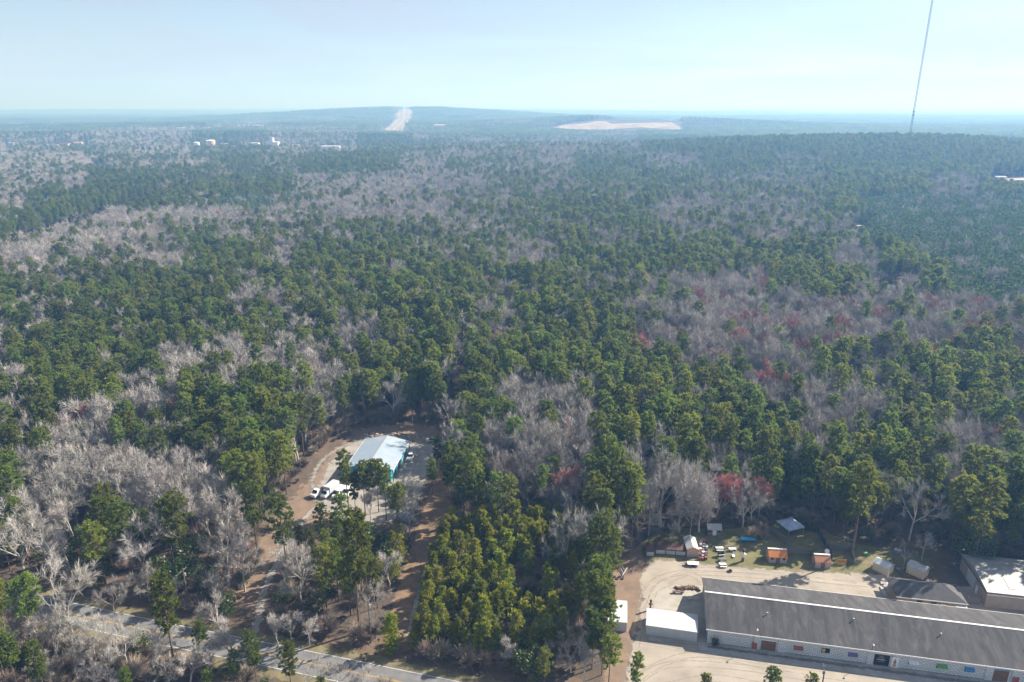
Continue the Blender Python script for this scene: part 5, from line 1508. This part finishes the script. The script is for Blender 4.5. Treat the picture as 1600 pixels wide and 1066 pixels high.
# low growth stands where its foot is seen
low_letter = habitat(bxp, byp, jx * .4, jy * .4)
letter = habitat(sx, sy, jx, jy)
isl = np.isin(low_letter, ['Y', 'y', 'e', 's'])
letter = np.where(np.isin(letter, ['Y', 'y', 'e', 's']) & ~isl, np.where((bxp > 775) & (bxp < 935), 'B', 'P'), letter)
letter = np.where(isl & (byp > 830), low_letter, letter)
u = rs.rand(len(x)); clump = fbm(x / 26, y / 26, 51, 2)
kind = choose(letter, u, clump)
# bare woods and plantations are set closer or wider
keep = rs.rand(len(x)) < np.where(kind == 'bare', .80, np.where(kind == 'pine', .92, 1.0))
keep &= kind != ''
for a, b, k, s_, q in zip(x[keep], y[keep], kind[keep], rs.uniform(.74, 1.10, keep.sum()) * (.84 + .34 * fbm(x[keep] / 38, y[keep] / 38, 44, 2)), rs.uniform(0, 6.283, keep.sum())):
    TREES.append((float(a), float(b), str(k), float(s_), float(q)))
# young pines stand closer together
PY = scatter(2.9, 112, 215)
a, b = PY[:, 0], PY[:, 1]
m = ~blocked(a, b)
a, b = a[m], b[m]
cxp, cyp = chart(a, b, 0 * a)
lt = habitat(cxp, cyp, 0 * a, 0 * a)
gap = fbm(a / 9, b / 9, 77, 2)
m = (lt == 'Y') & (gap > .34) & (rs.rand(len(a)) < .85)
for q, r in zip(a[m], b[m]):
    TREES.append((float(q), float(r), 'young', float(rs.uniform(.45, .98)), float(rs.uniform(0, 6.283))))

# single trees seen along the road, by the yard and round the lot: foot on the survey sheet, kind, height
SINGLE = [(112, 988, 'bare', 20, 'broad pale bare tree beside the grey road, tallest of the bare ones there'),
 (180, 962, 'bare', 12, 'slender bare tree on the far verge of the grey road'),
 (346, 996, 'bare', 11, 'wide forked bare tree on the road verge above a young pine'),
 (358, 893, 'bare', 20, 'round crowned bare tree on the orange dirt bank left of the driveway'),
 (62, 1018, 'bare', 13, None), (92, 1040, 'bare', 12, None), (150, 1036, 'bare', 13, None), (200, 1046, 'bare', 12, None), (242, 1062, 'bare', 13, None), (120, 1060, 'bare', 11, None), (20, 1040, 'bare', 12, None),
 (368, 1040, 'bare', 12, None), (300, 1075, 'bare', 11, None), (484, 1008, 'bare', 9, 'low spreading bare tree on the verge where the driveway meets the road'), (455, 1000, 'bare', 8, None), (435, 1012, 'bare', 8, None),
 (690, 1032, 'brush', 5, None), (668, 1026, 'brush', 4.5, None), (728, 1040, 'brush', 4, None), (500, 1080, 'bare', 9, None), (530, 1085, 'bare', 9, None), (580, 1088, 'bare', 8, None), (600, 1092, 'brush', 5, None), (548, 1092, 'bare', 7, None),
 (276, 1057, 'pine', 22, 'tall lone pine with a bare lower trunk on the near side of the road'),
 (320, 1045, 'pine', 12, 'small yellowish pine right of the tall lone pine by the road'),
 (60, 1016, 'pine', 20, 'dark pine leaning over the road at the left edge'),
 (15, 1010, 'pine', 18, None), (30, 1085, 'pine', 14, None), (75, 1100, 'pine', 13, None), (-5, 1090, 'pine', 17, None), (8, 1062, 'pine', 15, None),
 (562, 988, 'pine', 27, 'tallest pine beside the orange dirt strip, with a long bare trunk'),
 (548, 962, 'pine', 18, None), (590, 950, 'pine', 14, None), (530, 940, 'pine', 16, None), (575, 935, 'pine', 15, None), (512, 905, 'pine', 13, None), (490, 900, 'pine', 12, None),
 (402, 1072, 'pine', 12, None), (456, 1082, 'pine', 12, None), (372, 1078, 'pine', 9, None), (505, 1100, 'pine', 7, None), (205, 1100, 'pine', 8, None), (330, 1098, 'pine', 8, None),
 (850, 1082, 'pine', 10, 'bushy pine at the lower edge between the parcel corner and the road'), (990, 1102, 'pine', 11, 'bushy pine top at the lower edge in front of the gravel lot'), (1098, 1110, 'pine', 9.5, None), (1200, 1114, 'pine', 10.5, None), (1262, 1112, 'pine', 9, None), (950, 1085, 'pine', 14, None),
 (545, 798, 'pine', 17, None), (556, 806, 'pine', 15, None), (571, 806, 'pine', 18, None), (592, 800, 'pine', 18, None), (604, 812, 'pine', 16, None), (622, 838, 'pine', 17, None), (630, 815, 'bare', 14, None), (640, 838, 'bare', 15, None), (580, 815, 'bare', 12, None),
 (505, 862, 'pine', 13, None), (470, 872, 'pine', 10, None), (530, 880, 'pine', 13, None), (555, 890, 'pine', 14, None), (684, 748, 'pine', 13, 'small pine on the gravel yard between workshop and parcel'), (676, 772, 'pine', 12, None),
 (935, 995, 'pine', 18, None), (930, 975, 'pine', 17, None), (940, 962, 'pine', 15, None), (938, 1020, 'pine', 17, None), (925, 1045, 'pine', 16, None), (945, 1030, 'pine', 15, None), (930, 1010, 'pine', 19, None), (948, 990, 'pine', 13, None), (940, 1055, 'pine', 12, None),
 (1330, 872, 'pine', 24, 'big dense pine rising behind the orange panel and fenced pens'), (1518, 892, 'pine', 24, 'big pine with sunlit right flank behind the pale metal warehouse'), (1500, 880, 'evergreen', 9, None), (1528, 888, 'evergreen', 10, None),
 (1052, 846, 'bare', 9, 'low bare tree with pale leaning limbs behind the rusty fence'), (1092, 832, 'bare', 18, 'tall bare tree behind the white roofed shed'), (1078, 838, 'bare', 12, None), (1120, 812, 'maple', 16, 'bright red budded maple above the small grey shed'), (1092, 806, 'maple', 15, None), (1185, 812, 'maple', 15, None), (1160, 826, 'bare', 16, None), (1172, 824, 'bare', 15, None), (1412, 884, 'bare', 8, None), (1440, 876, 'bare', 9, None)]
hit = [survey(q[0], q[1], 0) for q in SINGLE]
hx = np.array([h.x for h in hit]); hy = np.array([h.y for h in hit])
TREES = [t_ for t_ in TREES if np.min((hx - t_[0]) ** 2 + (hy - t_[1]) ** 2) > 9.0]
HEIGHT = {'pine': 20, 'young': 9.5, 'plant': 15, 'bare': 19.5, 'maple': 17.5, 'brush': 4.2, 'evergreen': 8.5}
rr = random.Random(3)
FIRST = [(h.x, h.y, q[2], q[3] / HEIGHT[q[2]], rr.uniform(0, 6.283), q[4]) for h, q in zip(hit, SINGLE)]

# ------------------------------------------------------------------ the single trees as things
LOOK = {'pine': ('pine_tree', 'green pine', 'pine tree'), 'young': ('young_pine_tree', 'bushy young pine', 'pine tree'), 'plant': ('plantation_pine_tree', 'dense green plantation pine', 'pine tree'),
        'bare': ('bare_tree', 'bare grey tree', 'bare tree'), 'maple': ('red_maple_tree', 'red budded tree', 'maple tree'),
        'evergreen': ('evergreen_tree', 'dark evergreen tree', 'evergreen tree'), 'brush': ('bare_shrub', 'brown bare shrub', 'shrub')}
def zone(x, y):
    if y < 122 and x > 18: return 'at the lower edge in front of the gravel lot'
    rd = float(polydist(np.array([x]), np.array([y]), ROADS, False)[0])
    side = (Vector((x, y)) - r_a).dot(r_n)
    if side < 0 and x < 18: return 'on the near side of the grey road'
    if rd < 16 and x < -20: return 'on the far verge of the grey road'
    if -22 < x < 27 and y < 185: return 'in the young pine parcel left of the gravel lot' if x < 14 else 'in the belt between the young pines and the gravel lot'
    if x >= 27:
        return 'in the wood right behind the fenced sheds' if y < 200 else 'in the wood well behind the fenced sheds'
    if x >= -22: return 'in the wood up the strip behind the young pines'
    if y > 222: return 'in the wood behind the blue walled workshop' if x > -75 else 'in the far part of the wood left of the workshop'
    if x > -62 and y > 176: return 'round the blue walled workshop'
    if x > -75: return 'between the grey road and the workshop yard'
    return 'in the wood left of the driveway'

MARKS = [('the blue walled workshop', -42, 205), ('the brown rubble bank', -38, 226), ('the blue dumpster', -30, 174), ('the parked white trucks', -53, 187), ('the foot of the driveway', -62, 126),
         ('the bend of the driveway', -62, 160), ('the left end of the road', -105, 138), ('the top of the dirt strip', -16, 270), ('the pickup among the pines', -18, 171), ('the young pines', 0, 150),
         ('the half hidden white store', 22, 133), ('the rusty pens', 36, 160), ('the little grey shed', 53, 170), ('the blue tank', 63, 165), ('the canopy tent', 76, 172), ('the orange roofed shed', 67, 155),
         ('the big pine by the pens', 88, 158), ('the two cream sheds', 96, 152), ('the metal warehouse', 120, 140), ('the block building', 70, 125), ('the tallest roadside pine', -33, 130),
         ('the white roof in the right wood', *survey(1388, 458)[:2]), ('the long curve of the far left highway', *survey(130, 358)[:2]), ('the right hand plantation', *survey(1540, 420)[:2])]
def where(x, y):
    n, a, b = min(MARKS, key=lambda q: (q[1] - x) ** 2 + (q[2] - y) ** 2)
    dx_, dy_ = x - a, y - b; d = math.hypot(dx_, dy_)
    far = 'just' if d < 14 else ('well' if d < 38 else 'far')
    ang = math.degrees(math.atan2(dx_, dy_)) % 360
    side = ['behind', 'back right of', 'right of', 'front right of', 'in front of', 'front left of', 'left of', 'back left of'][int(((ang + 22.5) % 360) // 45)]
    return f"{far} {side} {n}"
def size(s):
    return 'tall' if s > 1.0 else ('middling' if s > .87 else 'small')
vis = []
rest = {}
TREES = [(a, b, 'bare' if k == 'smallbare' else k, s * (.5 if k == 'smallbare' else 1), q) for a, b, k, s, q in TREES]
TZ_ = terrain(np.array([v[0] for v in TREES]), np.array([v[1] for v in TREES]))
for (x_, y_, k_, s_, q_), z_ in zip(TREES, TZ_):
    z_ = float(z_)
    a, b = chart(x_, y_, z_ + HEIGHT[k_] * s_ * .7)
    inside = -8 < a < 1608 and b < 1075
    vis.append((y_ * CP + (CAM_H - z_) * SP if inside else 1e9, x_, y_, k_, s_, q_, None))
for f in FIRST:
    vis.append((-1,) + f)
vis.sort(key=lambda v: v[0])
LIMIT = {'pine': 300, 'bare': 300, 'young': 300, 'maple': 250, 'brush': 150, 'evergreen': 80, 'plant': 0}
used = {}
for d_, x_, y_, k_, s_, q_, lab in vis:
    n_ = used.get(k_, 0)
    if d_ < 1e8 and n_ < LIMIT[k_]:
        used[k_] = n_ + 1
        nm, look, cat = LOOK[k_]
        var = TREE[k_][(n_ * 5 + int(x_ * 3)) % len(TREE[k_])]
        zn = zone(x_, y_)
        o = thing(nm, lab or f"{size(s_)} {look} {where(x_, y_)}", cat, (x_, y_), q_, f"{nm.replace('_', ' ')}s {zn}")
        jit = rr.uniform(.92, 1.1)
        o.scale = (s_ * jit, s_ * jit, s_)
        link('trunk', var[0], o); link('crown', var[1], o)
    else:
        rest.setdefault(k_, []).append((x_, y_, s_, q_))

# ------------------------------------------------------------------ the rest of the woods: points with instances
def wood(name, label, cat, sources, pts):
    """sources: meshes; pts: (x, y, scale, rz, variant)"""
    src = bpy.data.collections.new(name + '_shapes')
    for i, me_ in enumerate(sources):
        o = bpy.data.objects.new(f"{name}_shape_{i:02d}", me_)
        src.objects.link(o)
    A = np.array(pts, float)
    V = np.stack([A[:, 0], A[:, 1], terrain(A[:, 0], A[:, 1]) - .1], 1)
    me_ = bpy.data.meshes.new(name)
    me_.from_pydata(V.tolist(), [], [])
    for nm, col_, ty in (('size', 2, 'FLOAT'), ('turn', 3, 'FLOAT'), ('variant', 4, 'INT')):
        at = me_.attributes.new(nm, ty, 'POINT')
        at.data.foreach_set('value', A[:, col_].astype(np.int32 if ty == 'INT' else np.float32))
    o = link(name, me_)
    g = bpy.data.node_groups.new(name, 'GeometryNodeTree')
    g.interface.new_socket('Geometry', in_out='INPUT', socket_type='NodeSocketGeometry')
    g.interface.new_socket('Geometry', in_out='OUTPUT', socket_type='NodeSocketGeometry')
    gi = g.nodes.new('NodeGroupInput'); go = g.nodes.new('NodeGroupOutput')
    ip = g.nodes.new('GeometryNodeInstanceOnPoints'); ci = g.nodes.new('GeometryNodeCollectionInfo')
    ci.inputs['Collection'].default_value = src
    ci.inputs['Separate Children'].default_value = True
    ci.inputs['Reset Children'].default_value = True
    def attr(nm, ty):
        n = g.nodes.new('GeometryNodeInputNamedAttribute'); n.data_type = ty; n.inputs['Name'].default_value = nm; return n
    s_ = attr('size', 'FLOAT'); t_ = attr('turn', 'FLOAT'); v_ = attr('variant', 'INT')
    cx_ = g.nodes.new('ShaderNodeCombineXYZ')
    g.links.new(t_.outputs['Attribute'], cx_.inputs[2])
    ip.inputs['Pick Instance'].default_value = True
    g.links.new(gi.outputs[0], ip.inputs['Points']); g.links.new(ci.outputs[0], ip.inputs['Instance'])
    g.links.new(v_.outputs['Attribute'], ip.inputs['Instance Index']); g.links.new(cx_.outputs[0], ip.inputs['Rotation'])
    g.links.new(s_.outputs['Attribute'], ip.inputs['Scale']); g.links.new(ip.outputs[0], go.inputs[0])
    md = o.modifiers.new('trees', 'NODES'); md.node_group = g
    return tag(o, label, cat, kind='stuff')

NAMES = {'pine': ('pine_woods', 'mass of green pines stretching back from the near wood', 'woods'), 'bare': ('bare_woods', 'mass of leafless grey trees stretching back from the near wood', 'woods'),
         'maple': ('maple_woods', 'scattered red budded maples far back in the bare wood', 'woods'), 'plant': ('plantation_woods', 'even dense pine plantation on the right slope', 'woods'),
         'young': ('young_pine_thicket', 'thicket of small young pines behind the larger ones', 'thicket'), 'brush': ('brush', 'low brown brush on open ground', 'brush'), 'evergreen': ('evergreen_thicket', 'dark broadleaf evergreens out at the edges', 'thicket')}
for k_, lst in rest.items():
    nm, lab, cat = NAMES[k_]
    nv = len(TREE[k_])
    wood(nm, lab, cat, [t_[2] for t_ in TREE[k_]], [(a, b, s_, q_, rr.randrange(nv)) for a, b, s_, q_ in lst])

# low brush and saplings under the bare trees
PB = scatter(2.8, 112, 330, 1.05)
a, b = PB[:, 0], PB[:, 1]
m = ~blocked(a, b) & (fbm(a / 12, b / 12, 91, 2) > .40)
a, b = a[m], b[m]
PE = scatter(9.0, 112, 300, 1.05)
ea, eb = PE[:, 0], PE[:, 1]
m2 = ~blocked(ea, eb) & (fbm(ea / 18, eb / 18, 97, 2) > .44)
wood('understory_evergreens', 'dark green evergreen shrubs under the trees', 'brush', [t_[2] for t_ in TREE['evergreen']],
     [(q, r, rr.uniform(.25, .6), rr.uniform(0, 6.28), rr.randrange(3)) for q, r in zip(ea[m2], eb[m2])])
wood('understory_brush', 'leafless brown brush and saplings under the trees', 'brush', [t_[2] for t_ in TREE['brush']],
     [(q, r, rr.uniform(.4, 1.3), rr.uniform(0, 6.28), rr.randrange(4)) for q, r in zip(a, b)])

# woods from 1.1 to 2.4 km: simplified single trees
P1 = scatter(7.2, 1145, 2400, 1.08)
x, y = P1[:, 0], P1[:, 1]; z = terrain(x, y)
m = ~blocked(x, y); x, y, z = x[m], y[m], z[m]
sx, sy = chart(x, y, z + 16.0)
jx = fbm(x / 60, y / 60, 21, 2) * 2 - 1; jy = fbm(x / 60, y / 60, 31, 2) * 2 - 1
kd = choose(habitat(sx, sy, jx, jy), rs.rand(len(x)), fbm(x / 90, y / 90, 61, 3))
groups = {'pine': 'pine_far', 'bare': 'bare_far', 'maple': 'bare_far', 'plant': 'plant_far'}
SRC = [t_[2] for t_ in TREE['pine'][:4]] + [t_[2] for t_ in TREE['bare_far']] + [t_[2] for t_ in TREE['plant_far']]
OFF = {'pine': (0, 4), 'bare': (4, 4), 'maple': (4, 4), 'plant': (8, 3)}
wood('middle_distance_woods', 'wood of pines and bare trees in the middle distance', 'woods', SRC,
     [(q, r, rr.uniform(.8, 1.2), rr.uniform(0, 6.28), OFF[c][0] + rr.randrange(OFF[c][1])) for q, r, c in zip(x, y, kd) if c in OFF])

# farther still: whole groups of trees, 45 m and 100 m across
def grove(seed, size, mix, n, swell):
    rng = random.Random(seed)
    b = MB()
    for i in range(n):
        kd_ = 'pine_far' if rng.random() < mix else 'bare_far'
        me_ = TREE[kd_][rng.randrange(4)][2]
        s_ = rng.uniform(.75, 1.15); a_ = rng.uniform(0, 6.28); c_, n_ = math.cos(a_) * s_ * swell, math.sin(a_) * s_ * swell
        ox, oy = rng.uniform(-size, size) / 2, rng.uniform(-size, size) / 2
        off = 0 if kd_ == 'pine_far' else 2
        step = 1 if swell < 1.3 else 2
        vs_ = [v.co for v in me_.vertices]
        for pi, f in enumerate(me_.polygons):
            if pi % step and f.material_index == 1: continue
            b.face([(ox + vs_[k].x * c_ - vs_[k].y * n_, oy + vs_[k].x * n_ + vs_[k].y * c_, vs_[k].z * s_) for k in f.vertices], off + f.material_index)
    return b.mesh('grove', ['pine_bark', 'needles', 'bare_bark', 'bare_twig'])
G45 = [grove(300 + k, 45, [.97, .9, .7, .5, .25, .05][k], 34, 1.1) for k in range(6)]
G100 = [grove(330 + k, 100, [.97, .85, .6, .3][k], 75, 1.6) for k in range(4)]
P2 = scatter(34, 2390, 4300, 1.05)
x, y = P2[:, 0], P2[:, 1]; z = terrain(x, y); m = ~blocked(x, y); x, y, z = x[m], y[m], z[m]
sx, sy = chart(x, y, z + 16)
lt = habitat(sx, sy, fbm(x / 200, y / 150, 21, 2) * 2 - 1, fbm(x / 200, y / 150, 31, 2) * 2 - 1)
cl = fbm(x / 420, y / 300, 71, 3)
def pick(l, c, table):
    f = PAR.get(l, (.9, 0, 0))[0]
    f = min(1, max(0, f + (c - .5) * 2.2 * (1 - abs(2 * f - 1) * .8)))
    return min(range(len(table)), key=lambda i: abs(table[i] - f) + rr.uniform(0, .12))
wood('far_woods', 'distant wooded country fading into haze', 'woods', G45, [(q, r, rr.uniform(.85, 1.1), rr.uniform(0, 6.28), pick(l, c, [.97, .9, .7, .5, .25, .05])) for q, r, l, c in zip(x, y, lt, cl)])
P3 = scatter(82, 4250, 11000, 1.04)
x, y = P3[:, 0], P3[:, 1]; m = ~blocked(x, y); x, y = x[m], y[m]
cl = fbm(x / 900, y / 600, 71, 3)
wood('horizon_woods', 'farthest wooded ridges under the horizon', 'woods', G100, [(q, r, rr.uniform(.85, 1.1), rr.uniform(0, 6.28), pick('p', c, [.97, .85, .6, .3])) for q, r, c in zip(x, y, cl)])

# ordinals: like things that would share a label are told apart by their order in the view
same = {}
bpy.context.view_layer.update()
for o in COL.objects:
    if o.parent is None and 'label' in o and 'category' in o:
        same.setdefault(o['label'], []).append(o)
ORD = ['leftmost', 'second from left', 'third from left', 'fourth from left', 'fifth from left', 'sixth from left', 'seventh from left', 'eighth from left', 'ninth from left', 'tenth from left', 'eleventh from left', 'twelfth from left', 'thirteenth from left', 'fourteenth from left']
for lab, lst in same.items():
    if 1 < len(lst) <= len(ORD) + 10:
        lst.sort(key=lambda q: q.location.x / max(1, q.location.y))
        for i, o in enumerate(lst):
            k = ORD[i] if i < len(ORD) else f"{['fifteenth', 'sixteenth', 'seventeenth', 'eighteenth', 'nineteenth', 'twentieth', 'twenty-first', 'twenty-second', 'twenty-third', 'twenty-fourth'][i - len(ORD)]} from left"
            if len(lab.split()) + len(k.split()) <= 16:
                o['label'] = f"{lab}, {k}"
# ------------------------------------------------------------------ haze: one closed box of air
hm = bpy.data.materials.new('haze_air'); hm.use_nodes = True
t = hm.node_tree; t.nodes.clear()
ho = t.nodes.new('ShaderNodeOutputMaterial'); pv = t.nodes.new('ShaderNodeVolumePrincipled')
pv.inputs['Color'].default_value = (.19, .44, .88, 1)
pv.inputs['Density'].default_value = 3.5e-4
pv.inputs['Absorption Color'].default_value = (.74, .74, .74, 1)
pv.inputs['Anisotropy'].default_value = 0.15
t.links.new(pv.outputs[0], ho.inputs['Volume'])
hb = MB(); hb.box(-59000, 59000, -2900, 69000, -80, 420)
hz = hb.build('haze', hm)
tag(hz, kind='stuff')
